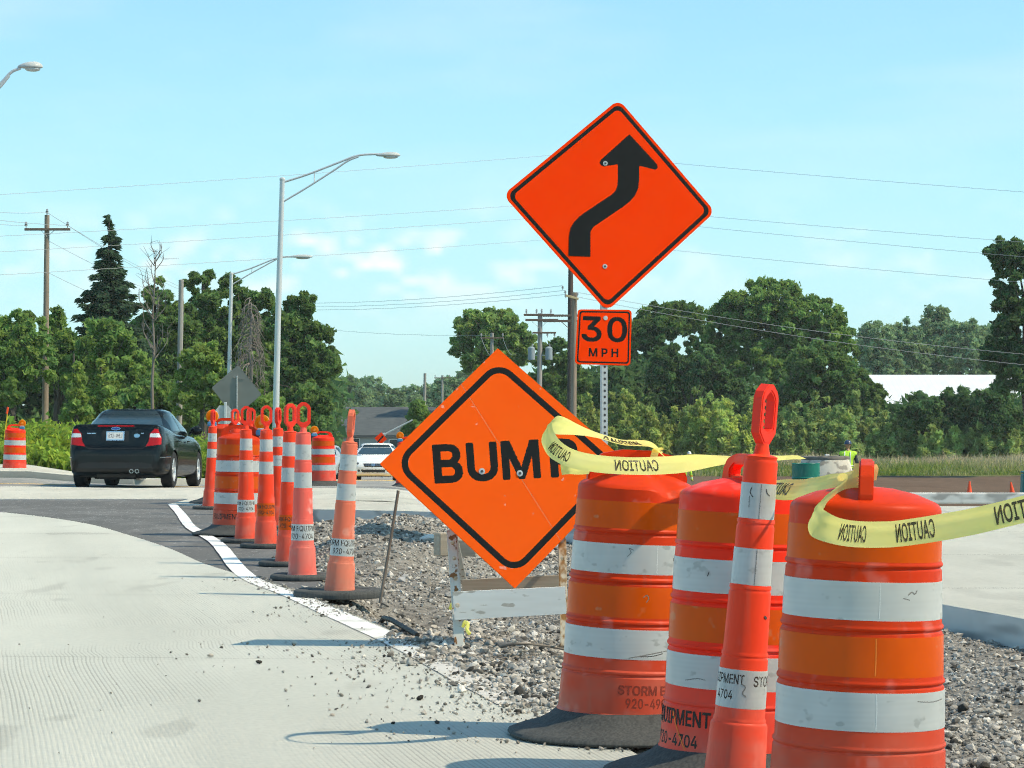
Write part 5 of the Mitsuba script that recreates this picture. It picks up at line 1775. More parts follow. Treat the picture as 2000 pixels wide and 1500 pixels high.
lamp('tall pale street lamp with truss arm, nearest of the two behind the red posts', 537, 77.0, [(536, 900), (543, 620), (551.5, 349)], [(553, 356), (600, 341), (660, 318), (698, 304), (735, 301), (752, 302)],
     [(553, 394), (600, 366), (650, 334), (680, 314), (700, 306)], ((614, 336), (614, 356)), (758, 304), .74)
lamp('shorter street lamp further back, its head showing right of the tall lamp post', 446, 112.0, [(445, 900), (448, 720), (452, 534)], [(453, 536), (490, 524), (530, 508), (552, 502), (575, 501), (584, 501)],
     [(453, 556), (490, 534), (530, 512), (545, 504)], ((492, 523), (492, 533)), (587, 502), 1.05)
lamp('street lamp whose head and arm reach in from beyond the left edge', -120, 52.6, [(-118, 930), (-112, 520), (-108, 230)], [(-106, 236), (-60, 212), (-20, 180), (4, 160), (22, 141), (40, 133)],
     [(-106, 262), (-60, 232), (-20, 190), (0, 170), (18, 148)], ((-70, 218), (-70, 238)), (59, 131), .52)


def insul(at, h=.28, r=.06):
    prof = [(0, 0), (.02, 0), (.02, h * .3), (r, h * .38), (r * .5, h * .5), (r * .95, h * .62), (r * .4, h * .75), (r * .7, h * .85), (0, h)]
    m = lathe(prof, 12)
    m.apply_translation(at)
    return m


def pole_mesh(px_top, py_top, px_base, d, r0, r1, zb=None):
    a = P(px_top, py_top, d)
    xb = (px_base - 1000) / F * d
    zb = float(terrain(xb, d)) - .2 if zb is None else zb
    b = np.array([xb, d, zb])
    ts = np.linspace(0, 1, 9)[:, None]
    p = b + (a - b) * ts
    return tube(p, np.linspace(r0, r1, 9), 14)


def arm_bar(xa, xb, py, d, w=.11, h=.11, pyb=None):
    return beam(P(xa, py, d - .14), P(xb, py if pyb is None else pyb, d - .14), h, w, .01)


# left pole with one crossarm
key = thing('utility_pole', 'wooden utility pole with one crossarm at the far left, in front of the bushes', 'utility pole')
d = 125.0
obj('pole', pole_mesh(92, 420, 87, d, .17, .12), 'pole_wood', key)
obj('crossarm', arm_bar(48, 137, 448, d, .12, .14), 'crossarm_wood', key, smooth=False)
for x0_, x1_ in ((79, 92), (107, 93)):
    obj('brace', beam(P(x0_, 449, d - .14), P(x1_, 462, d - .14), .05, .02, .004), 'galvanised', key, smooth=False)
for (x, y) in ((92, 421), (51, 446), (132, 446)):
    obj('insulator', insul(P(x, y, d - .14), .34, .09), 'ceramic', key)
# bare poles
key = thing('utility_pole', 'plain grey wooden pole between the black car and the short street lamp', 'utility pole')
obj('pole', pole_mesh(354, 549, 348, 118, .15, .115), 'pole_wood_grey', key)
obj('pole_top', lathe([(0, 0), (.125, 0), (.12, .05), (0, .09)], 12).apply_translation(P(354, 549, 118)), 'pole_wood_grey', key)
# tall dark pole behind the curve sign, carrying the long wires
key = thing('utility_pole', 'tall dark pole rising behind the curve sign, the long wires end on it', 'utility pole')
d = 150.0
obj('pole', pole_mesh(1116, 305, 1112, d, .18, .13), 'pole_wood_dark', key)
for y in (400, 424, 470):
    obj('crossarm', arm_bar(1092, 1140, y, d, .12, .14), 'crossarm_wood', key, smooth=False)
    for x in (1094, 1138):
        obj('insulator', insul(P(x, y - 1, d - .14), .3, .09), 'ceramic', key)
obj('insulator', insul(P(1116, 306, d), .34, .09), 'ceramic', key)
for (a, b, y) in ((1024, 1134, 618), (1025, 1133, 627)):
    obj('crossarm', arm_bar(1060, b, y - 1.5 if y < 620 else y, d - .4, .13, .12), 'crossarm_wood', key, smooth=False)
obj('brace', beam(P(1097, 629, d - .3), P(1111, 641, d - .2), .06, .03, .004), 'crossarm_wood', key, smooth=False)
# shorter lit pole just right of it
key = thing('utility_pole', 'shorter tan pole with a small yellow crossarm, touching the tall dark pole', 'utility pole')
d = 128.0
obj('pole', pole_mesh(1122, 571, 1119, d, .17, .13), 'pole_wood', key)
obj('crossarm', beam(P(1105, 577, d - .2), P(1130, 584, d - .2), .13, .11, .01), 'crossarm_yellow', key, smooth=False)
for (x, y) in ((1099, 562), (1104, 571), (1105, 578), (1128, 575)):
    obj('insulator', insul(P(x, y, d - .2) - [0, 0, .1], .2, .07), 'ceramic', key)
# transformer pole
key = thing('utility_pole', 'utility pole with two crossarms and two grey transformers, left of the speed plaque', 'utility pole')
d = 145.0
obj('pole', pole_mesh(1055, 612, 1052, d, .17, .13), 'pole_wood_grey', key)
obj('crossarm', arm_bar(1023, 1082, 615, d, .12, .13), 'crossarm_wood', key, smooth=False)
obj('crossarm', arm_bar(1026, 1090, 625, d, .12, .13), 'crossarm_wood', key, smooth=False)
obj('crossarm', arm_bar(1040, 1086, 650, d, .10, .11), 'crossarm_wood', key, smooth=False)
for x in (1028, 1048, 1058, 1076):
    obj('insulator', insul(P(x, 614, d - .14), .32, .07), 'ceramic', key)
for x in (1069, 1083):
    obj('insulator', insul(P(x, 659, d - .14), .28, .06), 'ceramic', key)
for (xa, xb) in ((1039, 1052), (1068, 1057)):
    obj('brace', beam(P(xa, 628, d - .14), P(xb, 640, d - .14), .05, .02, .004), 'galvanised', key, smooth=False)
for x in (1038, 1072):
    t = lathe([(0, 0), (.19, 0), (.205, .04), (.20, .60), (.21, .66), (.12, .74), (0, .76)], 20)
    t.apply_translation(P(x, 703, d - .05))
    tk = obj('transformer', t, 'transformer_grey', key)
    obj('bushing', insul(P(x, 703, d - .05) + [.05, 0, .72], .22, .04), 'ceramic', tk)
    obj('hanger', beam(P(x, 694, d), P(1054, 694, d), .06, .05, .004), 'galvanised', key, smooth=False)
# far thin poles
for (lab, px, pt, pb, d, arm, r) in (('thin far pole without arms, left of the BUMP sign above the tree line', 830, 729, 828, 260, None, .14),
                                     ('far pole with a short crossarm left of the BUMP sign top edge', 864, 733, 863, 290, (848, 880, 738), .13),
                                     ('pole with slack wires just above the top corner of the BUMP sign', 961, 650, 960, 170, (938, 984, 660), .12)):
    key = thing('utility_pole', lab, 'utility pole')
    obj('pole', pole_mesh(px, pt, pb, d, r * 1.2, r), 'pole_wood_grey', key)
    if arm:
        obj('crossarm', arm_bar(arm[0], arm[1], arm[2], d, .1, .12), 'crossarm_wood', key, smooth=False)
        for x in (arm[0] + 2, arm[1] - 2):
            obj('insulator', insul(P(x, arm[2] - 1, d - .14), .3, .08), 'ceramic', key)


def wire(label, a, b, sag, r=.020, n=30, group=None):
    a, b = np.array(a), np.array(b)
    t = np.linspace(0, 1, n)[:, None]
    p = a + (b - a) * t
    p[:, 2] -= 4 * sag * (t * (1 - t))[:, 0]
    k = obj('power_line', tube(p, r, 5), 'wire_metal')
    say(k, label, 'power line', group)


d = 150.0
hi = [(1116, 300), (1094, 396), (1138, 419), (1094, 466)]
lab_l = ['topmost long wire left of the curve sign, crossing above the tall street lamp arm', 'second long wire from the top, running left from the curve sign', 'third long wire from the top, running left from the curve sign', 'lowest of the four long wires left of the curve sign, passing the small clouds']
lab_r = ['topmost wire leaving the curve sign to the right edge', 'second wire from the top right of the curve sign', 'third wire from the top right of the curve sign', 'lowest of the four long wires right of the curve sign']
for i, ((xa, ya), yl, yr) in enumerate(zip(hi, (376, 454, 486, 531), (373, 471, 502, 552))):
    a = P(xa, ya, d - .14)
    wire(lab_l[i], P(-260, yl + 20, 112), a, .10, .0095)
    wire(lab_r[i], a, P(2220, yr + 18, 128), .10, .0095)
d = 128
for i, (xa, ya, xl, yl) in enumerate(((1099, 558, 560, 592), (1104, 567, 560, 599), (1105, 575, 560, 605))):
    wire(['upper', 'middle', 'lower'][i] + ' of the three close wires running left from the yellow crossarm', P(xl, yl, 170), P(xa, ya, d - .2), .25, .010)
for i, (ya, xr, yr) in enumerate(((571, 2100, 700), (580, 2100, 722))):
    wire(['upper', 'lower'][i] + ' of the two wires crossing in front of the big trees on the right', P(1128, ya, d - .2), P(xr, yr, 125), .35, .011)
wire('faint wire between the oaks and the light green tree left of the BUMP sign', P(600, 640, 200), P(961, 655, 170), .2, .010)
wire('slack wire curving down left from the pole above the BUMP sign', P(940, 659, 170), P(975, 700, 150), .5, .010, 14)
wire('slack wire curving down right from the pole above the BUMP sign', P(982, 659, 170), P(1010, 690, 150), .5, .010, 14)
d = 125
for i, (x, y, xl, yl) in enumerate(((92, 415, -180, 398), (51, 440, -180, 412), (132, 440, -180, 402))):
    wire(['top wire', 'outer wire', 'inner wire'][i] + ' running left from the crossarm of the far left utility pole', P(xl, yl, 105), P(x, y, d - .14), .15, .011)
for i, (x, y, xr, yr) in enumerate(((92, 415, 352, 560), (132, 440, 352, 566), (94, 470, 352, 590), (93, 532, 350, 640))):
    wire(['top wire', 'outer wire', 'third wire', 'lowest wire'][i] + ' slanting down right from the far left utility pole', P(x, y, d - .14), P(xr, yr, 200), .2, .011)

# ================================================================== BUILDINGS
def house(name, label, x0, x1, y0, y1, zg, z_eave, z_ridge, wall, roof, ridge='x', over=.35, windows=(), hip=0.0):
    """gabled house; ridge along x; front wall at y0"""
    key = thing(name, label, 'building')
    yc = (y0 + y1) / 2
    w = (cbox(x1 - x0, .2, z_eave - zg, .01, at=((x0 + x1) / 2, y0, (zg + z_eave) / 2)), cbox(x1 - x0, .2, z_eave - zg, .01, at=((x0 + x1) / 2, y1, (zg + z_eave) / 2)),
            cbox(.2, y1 - y0 - .21, z_eave - zg, .01, at=(x0 + .1, yc, (zg + z_eave) / 2)), cbox(.2, y1 - y0 - .21, z_eave - zg, .01, at=(x1 - .1, yc, (zg + z_eave) / 2)))
    for q in w:
        obj('wall', q, wall, key, smooth=False)
    a, b = x0 - over, x1 + over
    zl = z_eave - over * (z_ridge - z_eave) / (yc - y0)
    th = .18
    for sgn, ye in ((-1, y0 - over), (1, y1 + over)):
        V = np.array([[a, ye, zl], [b, ye, zl], [b - hip, yc, z_ridge], [a + hip, yc, z_ridge], [a, ye, zl + th], [b, ye, zl + th], [b - hip, yc, z_ridge + th], [a + hip, yc, z_ridge + th]])
        m = trimesh.convex.convex_hull(V)
        obj('roof', m, roof, key, smooth=False)
    gv = [[(x0 + .1, y0, z_eave), (x0 + .1, y1, z_eave), (x0 + .1 + hip * .9, yc, z_ridge - .05)], [(x1 - .1, y0, z_eave), (x1 - .1, yc, z_ridge - .05), (x1 - .1, y1, z_eave)]]
    for g in gv:
        obj('gable', trimesh.Trimesh(np.array(g), [[0, 1, 2]], process=False), wall if not hip else roof, key, smooth=False)
    for (wx, wz, ww, wh) in windows:
        wk = obj('window', cbox(ww + .14, .06, wh + .14, .01, at=(wx, y0 - .125, wz)), 'plate_white', key, smooth=False)
        obj('pane', cbox(ww, .02, wh, .004, at=(wx, y0 - .160, wz)), 'window_dark', wk, smooth=False)
    return key


d = 215.0
s_ = F / d
X = lambda px, dd: (px - 1000) / F * dd
Zp = lambda py, dd: HC + (YH - py) / F * dd
house('house', 'long grey house with a dark shingle roof, behind the white sedan', X(606, d), X(840, d), d, d + 9, -3.2, Zp(834, d), Zp(799, d + 4.5), 'siding_grey', 'roof_shingle',
      windows=[(X(628, d), Zp(850, d), 1.0, .8), (X(645, d), Zp(850, d), .7, .8)])
d = 200.0
house('house', 'front wing of the grey house with a darker lower roof, above the white sedan roof', X(664, d), X(850, d), d, d + 7, -3.0, Zp(851, d), Zp(820, d + 3.5), 'siding_grey', 'roof_shingle', hip=1.7,
      windows=[(X(690, d), Zp(866, d), .9, .7), (X(776, d), Zp(868, d), 1.2, .7)])
d = 300.0
house('warehouse', 'long low building with a bright white metal roof, behind the right-hand trees', X(1660, d), X(2120, d), d, d + 26, -3.6, Zp(792, d), Zp(735, d + 13), 'siding_tan', 'roof_white_metal', over=.4,
      windows=[(X(1760, d), -.8, 1.6, 1.2), (X(1850, d), -.8, 1.6, 1.2), (X(1940, d), -.8, 1.6, 1.2)])
d = 236.0
house('shed', 'low brown roofed shed showing between the bushes and the big round tree', X(1398, d), X(1470, d), d, d + 5, -3.0, Zp(792, d), Zp(781, d + 2.5), 'siding_tan', 'roof_brown')

# ================================================================== VEGETATION
def leaf_cloud(cent, rad, n_per, size, base, r, flat=.0, tone_amp=.45, sun_dir=None, aspect=1.5, shell=.55):
    """n_per leaf blades scattered through each clump (centre, radii)"""
    n = len(cent) * n_per
    ci = np.repeat(np.arange(len(cent)), n_per)
    dirs = r.normal(size=(n, 3))
    dirs /= np.linalg.norm(dirs, axis=1, keepdims=True)
    rr = shell + (1 - shell) * r.random(n) ** .6
    rr = rr * (0.70 + 1.0 * r.random(n) ** 2.5)
    pos = cent[ci] + dirs * rr[:, None] * rad[ci]
    nrm = dirs * .45 + r.normal(size=(n, 3)) * .65 + [0, 0, .2]
    nrm /= np.linalg.norm(nrm, axis=1, keepdims=True)
    a = np.cross(nrm, r.normal(size=(n, 3)))
    a /= np.linalg.norm(a, axis=1, keepdims=True) + 1e-9
    b = np.cross(nrm, a)
    s = size * (.6 + .8 * r.random(n))[:, None]
    s = s * 1.12
    V = np.stack([pos - a * s * aspect * .5 - b * s * .42, pos - a * s * aspect * .4 + b * s * .48, pos + a * s * aspect * .62], 1).reshape(-1, 3)
    k = np.arange(n) * 3
    Fc = np.stack([k, k + 1, k + 2], 1)
    ct = (1 + tone_amp * (r.random(len(cent)) - .5))[ci]
    lt = ct * (1 + .5 * (r.random(n) - .5))
    hue = (r.random(len(cent)) - .5)[ci] * .5 + (r.random(n) - .5) * .35
    base = np.asarray(base)
    col = base[None] * lt[:, None] * np.stack([1 + .45 * hue, 1 + .08 * hue, 1 - .35 * hue], -1)
    return V, Fc, np.repeat(np.clip(col, .004, .9), 3, axis=0)


def merge_leaves(parts):
    V, Fc, C, at = [], [], [], 0
    for v, f, c in parts:
        V.append(v); Fc.append(f + at); C.append(c); at += len(v)
    return trimesh.Trimesh(np.vstack(V), np.vstack(Fc), process=False), np.vstack(C)


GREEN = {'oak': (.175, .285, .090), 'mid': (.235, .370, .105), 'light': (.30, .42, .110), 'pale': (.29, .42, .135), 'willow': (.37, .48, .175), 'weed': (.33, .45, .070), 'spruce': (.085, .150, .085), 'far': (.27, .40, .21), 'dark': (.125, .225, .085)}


def crown_clumps(ells, n, r, rel=.20, rough=.35, inner=.35):
    """clump centres on the rough surface (and some inside) of a union of ellipsoids"""
    ells = [(np.array(c, float), np.array(q, float)) for c, q in ells]
    area = np.array([q.prod() ** (2 / 3) for _, q in ells])
    cnt = np.maximum(3, (n * area / area.sum()).astype(int))
    C, R = [], []
    for (c, q), k in zip(ells, cnt):
        dv = r.normal(size=(k, 3)); dv /= np.linalg.norm(dv, axis=1, keepdims=True)
        dv[:, 2] = np.where(dv[:, 2] < -.55, -dv[:, 2] * .5, dv[:, 2])
        rad = np.where(r.random(k) < inner, .35 + .45 * r.random(k), .80 + rough * (r.random(k) - .45))
        C.append(c + dv * q * rad[:, None])
        s = q.mean() * rel * (.65 + .8 * r.random(k))
        R.append(np.stack([s * 1.15, s * 1.15, s * .85], -1))
    return np.vstack(C), np.vstack(R)


def limbs(base, top, cents, r, r0, n=9, sides=7):
    """tapered trunk with limbs out to some of the clumps"""
    base, top = np.array(base, float), np.array(top, float)
    h = top - base
    tp = [base + h * t + r.normal(size=3) * [.012, .012, 0] * np.linalg.norm(h) * (t > 0) for t in (0, .2, .4, .6, .8, 1.0)]
    ms = [tube(curve(tp, 4), np.linspace(r0, r0 * .25, 21), 10)]
    pick = r.choice(len(cents), min(n, len(cents)), replace=False)
    for k in pick:
        t = r.uniform(.25, .85)
        s = base + h * t
        e = cents[k]
        mid = (s + e) / 2 + [0, 0, .12 * np.linalg.norm(e - s)] + r.normal(size=3) * .05 * np.linalg.norm(e - s)
        ms.append(tube(curve([s, mid, e], 5), np.linspace(r0 * .42 * (1 - .5 * t), r0 * .06, 11), sides, False))
    return cat(ms)


def tree(name, label, ells_px, d, green, leaf, nclump, nper, trunk_px, seed, rel=.20, rough=.35, cat_='tree', group=None, depth=1.0, r0=None, shell=.5, inner=.3, tone=.5, nl=9, bark='bark'):
    """ells_px: (px, py, half width px, half height px[, depth offset m])"""
    r = np.random.default_rng(seed)
    s_ = F / d
    ells = []
    for e in ells_px:
        c = P(e[0], e[1], d + (e[4] if len(e) > 4 else 0))
        ells.append((c, (e[2] / s_, depth * min(e[2], e[3] * 1.3) / s_, e[3] / s_)))
    C, R = crown_clumps(ells, int(nclump * 2.0), r, rel * .68, rough, inner)
    nper = int(nper * .95)
    key = thing(name, label, cat_, group)
    xb = (trunk_px[0] - 1000) / F * d
    zb = float(terrain(xb, d)) - .3
    top = P(trunk_px[1], trunk_px[2], d)
    hgt = top[2] - zb
    obj('trunk', limbs((xb, d, zb), top, C, r, r0 or .028 * hgt, nl), bark, key)
    C = C[C[:, 2] > zb + .2]
    R = R[:len(C)]
    m, col = merge_leaves([leaf_cloud(C, R, int(nper * 1.25), leaf * .70, GREEN[green], r, shell=shell * .5, tone_amp=tone)])
    obj('crown', m, 'leaf_mat', key, smooth=False, color=col)
    return key


# spruce: whorls of drooping boughs with needle sprays
def spruce(label, px, py_top, py_low, half_low, d, seed):
    r = np.random.default_rng(seed)
    key = thing('spruce_tree', label, 'tree')
    s_ = F / d
    top = P(px, py_top, d)
    xb = top[0]
    zb = float(terrain(xb, d))
    zlow = P(px, py_low, d)[2]
    obj('trunk', tube([(xb, d, zb - .2), (xb, d, zlow), (xb, d, (zlow + top[2]) / 2), top], [.30, .2, .11, .02], 10), 'bark', key)
    V, Fc, C, at = [], [], [], 0
    H = top[2] - zlow
    bo = []
    for lv in range(21):
        t = lv / 20
        z = top[2] - .15 - (H + .8) * t ** .95
        rad = half_low / s_ * (0.06 + .94 * t ** .85)
        nb = int(4 + 6 * t)
        a0 = r.random() * 6.28
        for b in range(nb):
            if r.random() < .10:
                continue
            a = a0 + 6.283 * b / nb + r.normal() * .2
            L = rad * (.48 + .72 * r.random())
            n = 7
            q = np.linspace(.0, 1, n)
            zc = z + L * (.12 * q - .62 * q ** 2 + .34 * q ** 4) + r.normal() * .22
            p = np.column_stack([xb + np.cos(a) * L * q, d + np.sin(a) * L * q, zc])
            bo.append(tube(p, np.linspace(.045, .012, n), 5, False))
            ns = int(40 + 150 * L / max(rad, .2) * min(1, rad))
            tq = r.random(ns) ** .7
            pos = np.stack([np.interp(tq, q, p[:, k]) for k in range(3)], -1)
            side = np.array([-np.sin(a), np.cos(a), 0])
            w = L * .20 * (1.05 - tq) + .10
            pos += side * (r.normal(size=ns) * w)[:, None] * .75 + np.array([0, 0, -1]) * (np.abs(r.normal(size=ns)) * .13)[:, None]
            dirv = np.array([np.cos(a), np.sin(a), -.45]) + side * r.normal(size=(ns, 1)) * .9 + r.normal(size=(ns, 3)) * .25
            dirv /= np.linalg.norm(dirv, axis=1, keepdims=True)
            nr = np.cross(dirv, r.normal(size=(ns, 3))); nr /= np.linalg.norm(nr, axis=1, keepdims=True)
            ln = (.20 + .16 * r.random(ns))[:, None]
            wd = ln * .28
            v = np.stack([pos - nr * wd, pos + dirv * ln, pos + nr * wd], 1).reshape(-1, 3)
            k = np.arange(ns) * 3
            V.append(v); Fc.append(np.stack([k, k + 1, k + 2], 1) + at); at += len(v)
            tone = (1 + .5 * (r.random() - .5)) * (1 + .5 * (r.random(ns) - .5))
            C.append(np.repeat(np.array(GREEN['spruce'])[None] * tone[:, None], 3, axis=0))
    labels[obj('boughs', cat(bo), 'bark', key)] = {'kind': 'stuff'}
    obj('crown', trimesh.Trimesh(np.vstack(V), np.vstack(Fc), process=False), 'leaf_mat', key, smooth=False, color=np.vstack(C))


spruce('tall dark spruce left of the lamp posts, rising highest of the trees', 213, 428, 690, 92, 140.0, 11)

# the oaks and the wood on the left
OAK = dict(rel=.19, rough=.5, shell=.35, inner=.25, tone=.7)
tree('oak_tree', 'dark oak right of the spruce with knotted open branches', [(305, 590, 38, 45), (340, 650, 55, 55), (290, 640, 40, 40), (320, 720, 60, 60)], 150, 'oak', .30, 90, 100, (318, 310, 560), 21, **OAK)
tree('oak_tree', 'tallest open-crowned oak in the middle of the left wood', [(388, 558, 30, 36), (420, 600, 45, 35), (375, 630, 55, 45), (430, 680, 60, 60), (380, 730, 60, 50)], 155, 'oak', .30, 110, 100, (398, 392, 540), 22, nl=16, **OAK)
tree('oak_tree', 'dark oak behind the shorter street lamp', [(448, 560, 26, 30), (500, 590, 40, 30), (470, 640, 55, 55), (510, 700, 50, 60)], 158, 'oak', .30, 100, 100, (470, 462, 560), 23, nl=14, **OAK)
tree('oak_tree', 'broad oak right of the tall lamp post, the right end of the left wood', [(588, 600, 30, 34), (560, 640, 50, 48), (610, 660, 38, 40), (585, 720, 66, 60), (635, 705, 28, 32), (560, 780, 60, 46)], 150, 'oak', .32, 140, 110, (575, 575, 585), 24, nl=12, **OAK)
tree('maple_tree', 'rounded mid green tree below the spruce, left of the dead trunk', [(205, 690, 60, 70), (250, 740, 55, 60), (170, 740, 50, 60)], 128, 'mid', .26, 110, 110, (215, 210, 640), 25, rel=.2)
tree('maple_tree', 'bushy tree in the left corner behind the drum', [(15, 690, 50, 75), (60, 700, 45, 80), (0, 760, 60, 60)], 122, 'mid', .26, 120, 110, (25, 25, 640), 26, rel=.19, rough=.6)
tree('maple_tree', 'thin-topped tree just right of the left utility pole', [(112, 690, 38, 75), (140, 740, 40, 60), (52, 622, 12, 30), (105, 640, 16, 30)], 130, 'mid', .26, 110, 105, (110, 108, 620), 27, rel=.19, rough=.6)
tree('young_tree', 'yellowish green young tree right of the plain grey pole', [(395, 720, 42, 55), (420, 770, 40, 45), (370, 780, 36, 45)], 116, 'light', .22, 80, 120, (395, 395, 690), 28, rel=.2, rough=.6)
tree('young_tree', 'light green sapling under the spruce, left of the dead trunk', [(205, 770, 26, 60), (190, 800, 34, 40)], 112, 'light', .20, 50, 110, (200, 203, 715), 29, rel=.24, rough=.6)
tree('young_tree', 'pale green sapling just right of the left utility pole behind the black car', [(150, 760, 14, 60), (150, 800, 26, 40)], 108, 'light', .18, 40, 100, (150, 150, 690), 30, rel=.26, rough=.6)
tree('young_tree', 'yellowish leafy shrub beside the gray sign back, before the tall lamp post', [(515, 800, 34, 45), (560, 830, 40, 40)], 105, 'light', .18, 70, 110, (520, 518, 760), 31, rel=.22, rough=.6)
tree('maple_tree', 'dark leafy tree filling the gap behind the black car roof', [(290, 790, 60, 50), (340, 800, 50, 50), (250, 810, 50, 40)], 120, 'mid', .24, 110, 110, (300, 300, 745), 32, rel=.2)
tree('maple_tree', 'dark bushy tree behind the row of red posts', [(450, 790, 60, 60), (490, 740, 45, 60), (600, 800, 50, 60)], 135, 'oak', .26, 110, 110, (480, 480, 700), 33, rel=.2)
# dark backing wood between the crowns
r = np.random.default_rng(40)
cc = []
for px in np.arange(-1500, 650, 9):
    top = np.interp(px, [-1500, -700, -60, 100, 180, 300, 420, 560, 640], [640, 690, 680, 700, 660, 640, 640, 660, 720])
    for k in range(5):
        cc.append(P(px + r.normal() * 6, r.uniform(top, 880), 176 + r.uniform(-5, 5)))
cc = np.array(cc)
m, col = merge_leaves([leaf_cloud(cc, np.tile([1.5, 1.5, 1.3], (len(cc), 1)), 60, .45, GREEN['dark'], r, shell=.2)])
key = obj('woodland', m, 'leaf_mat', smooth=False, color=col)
say(key, 'dark mass of foliage filling the depth of the left wood', 'woodland', kind='stuff')


# dead trees
def dead_tree(label, px, py_top, d, r0, seed, spread, n, droop=0.0, span=(.45, 1.0)):
    r = np.random.default_rng(seed)
    key = thing('dead_tree', label, 'tree')
    top = P(px, py_top, d)
    zb = float(terrain(top[0], d))
    base = np.array([top[0] - .1, d, zb])
    h = top - base
    obj('trunk', tube([base + h * t + r.normal(size=3) * [.05, .05, 0] for t in np.linspace(0, 1, 8)], np.linspace(r0, .02, 8), 8), 'dead_wood', key)
    ms = []
    for k in range(n):
        t = r.uniform(*span)
        s = base + h * t
        a = r.uniform(0, 6.28)
        L = spread * (1.15 - t) * r.uniform(.5, 1.1) + .3
        e = s + np.array([np.cos(a) * L * .5, np.sin(a) * L * .5, L * (1.0 if not droop else -droop)])
        mid = (s + e) / 2 + np.array([np.cos(a) * L * .22, np.sin(a) * L * .22, .1 if not droop else L * .35])
        ms.append(tube(curve([s, mid, e], 4), np.linspace(.026, .007, 9), 4, False))
        for q in range(3):
            s2 = mid + (e - mid) * r.random()
            e2 = s2 + np.array([r.normal() * .25, r.normal() * .25, (.5 if not droop else -.7) * r.random()])
            ms.append(tube([s2, e2], [.014, .006], 3, False))
    labels[obj('twigs', cat(ms), 'dead_wood', key)] = {'kind': 'stuff'}


dead_tree('bare dead tree with thin upright twigs, left of the plain grey pole', 302, 492, 118, .10, 51, 2.2, 26, span=(.5, 1.0))
dead_tree('bare grey tree with drooping twigs between the two lamp posts', 490, 580, 112, .12, 52, 2.4, 70, droop=1.25, span=(.62, 1.0))

# middle and right background
BIG = dict(rel=.13, rough=.28, shell=.45, inner=.35, tone=.55)
tree('maple_tree', 'light green rounded tree behind the top of the BUMP sign', [(940, 650, 55, 52), (985, 650, 50, 50), (960, 700, 62, 50), (1015, 690, 40, 50), (905, 680, 26, 40)], 215, 'pale', .40, 190, 100, (960, 955, 640), 61, **BIG)
tree('maple_tree', 'dark tree behind the poles, just left of the speed plaque', [(1085, 720, 45, 62), (1060, 770, 60, 50), (1110, 760, 50, 60)], 205, 'oak', .36, 110, 100, (1085, 1085, 690), 62, **BIG)
tree('maple_tree', 'tree with a pointed top right of the speed plaque', [(1250, 690, 50, 80), (1215, 740, 40, 60), (1300, 640, 60, 60), (1345, 630, 40, 50)], 235, 'oak', .40, 190, 100, (1280, 1290, 620), 63, **BIG)
tree('maple_tree', 'biggest broad round tree on the right, above the tall red post', [(1500, 620, 110, 78), (1580, 650, 90, 80), (1430, 650, 60, 95), (1620, 690, 60, 80), (1500, 720, 120, 80), (1390, 720, 60, 80)], 240, 'mid', .42, 520, 110, (1510, 1510, 620), 64, rel=.10, rough=.22, shell=.45, inner=.4, tone=.6)
tree('maple_tree', 'dark green tree below the right flank of the biggest round tree', [(1600, 720, 70, 55), (1650, 760, 60, 50), (1560, 770, 50, 40), (1690, 775, 40, 36)], 215, 'oak', .36, 190, 110, (1620, 1620, 700), 65, **BIG)
tree('maple_tree', 'dark tree left of the tall red post, before the big round tree', [(1370, 730, 60, 55), (1310, 730, 50, 60), (1420, 760, 40, 36)], 218, 'dark', .36, 150, 110, (1350, 1350, 700), 66, **BIG)
tree('elm_tree', 'dark tree standing at the right edge, its crown cut off by the frame', [(1985, 520, 55, 65), (1965, 590, 34, 40), (2000, 640, 66, 60), (1950, 700, 40, 50), (2010, 730, 70, 70), (1955, 500, 30, 30)], 170, 'dark', .32, 230, 105, (2010, 2000, 520), 67, rel=.15, rough=.5, shell=.3, inner=.25, tone=.6, nl=14)
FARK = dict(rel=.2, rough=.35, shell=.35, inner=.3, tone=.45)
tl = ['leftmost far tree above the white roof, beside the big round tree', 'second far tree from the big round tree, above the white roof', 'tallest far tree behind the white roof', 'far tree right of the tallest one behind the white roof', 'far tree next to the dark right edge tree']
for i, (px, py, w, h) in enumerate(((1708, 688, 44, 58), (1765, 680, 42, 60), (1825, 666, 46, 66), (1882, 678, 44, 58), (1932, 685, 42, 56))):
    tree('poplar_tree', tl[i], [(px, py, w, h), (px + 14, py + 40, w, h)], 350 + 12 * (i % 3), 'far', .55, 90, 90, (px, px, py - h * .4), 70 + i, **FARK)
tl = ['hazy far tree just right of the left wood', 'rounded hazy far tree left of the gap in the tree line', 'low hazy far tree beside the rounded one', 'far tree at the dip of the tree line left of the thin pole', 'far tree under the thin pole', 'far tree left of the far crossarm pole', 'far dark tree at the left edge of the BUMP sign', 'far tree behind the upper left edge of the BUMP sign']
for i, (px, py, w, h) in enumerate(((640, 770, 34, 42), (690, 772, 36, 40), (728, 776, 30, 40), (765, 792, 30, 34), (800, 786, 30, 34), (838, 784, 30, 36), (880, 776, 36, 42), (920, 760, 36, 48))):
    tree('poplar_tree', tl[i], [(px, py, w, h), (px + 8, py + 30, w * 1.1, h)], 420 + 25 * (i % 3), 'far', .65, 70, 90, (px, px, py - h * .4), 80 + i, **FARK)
tree('young_tree', 'bushy tree at the corner of the grey house roof, left of the BUMP sign', [(815, 820, 26, 34), (840, 850, 26, 40), (800, 850, 18, 30)], 165, 'mid', .30, 60, 100, (820, 818, 800), 91, rel=.24, rough=.5)

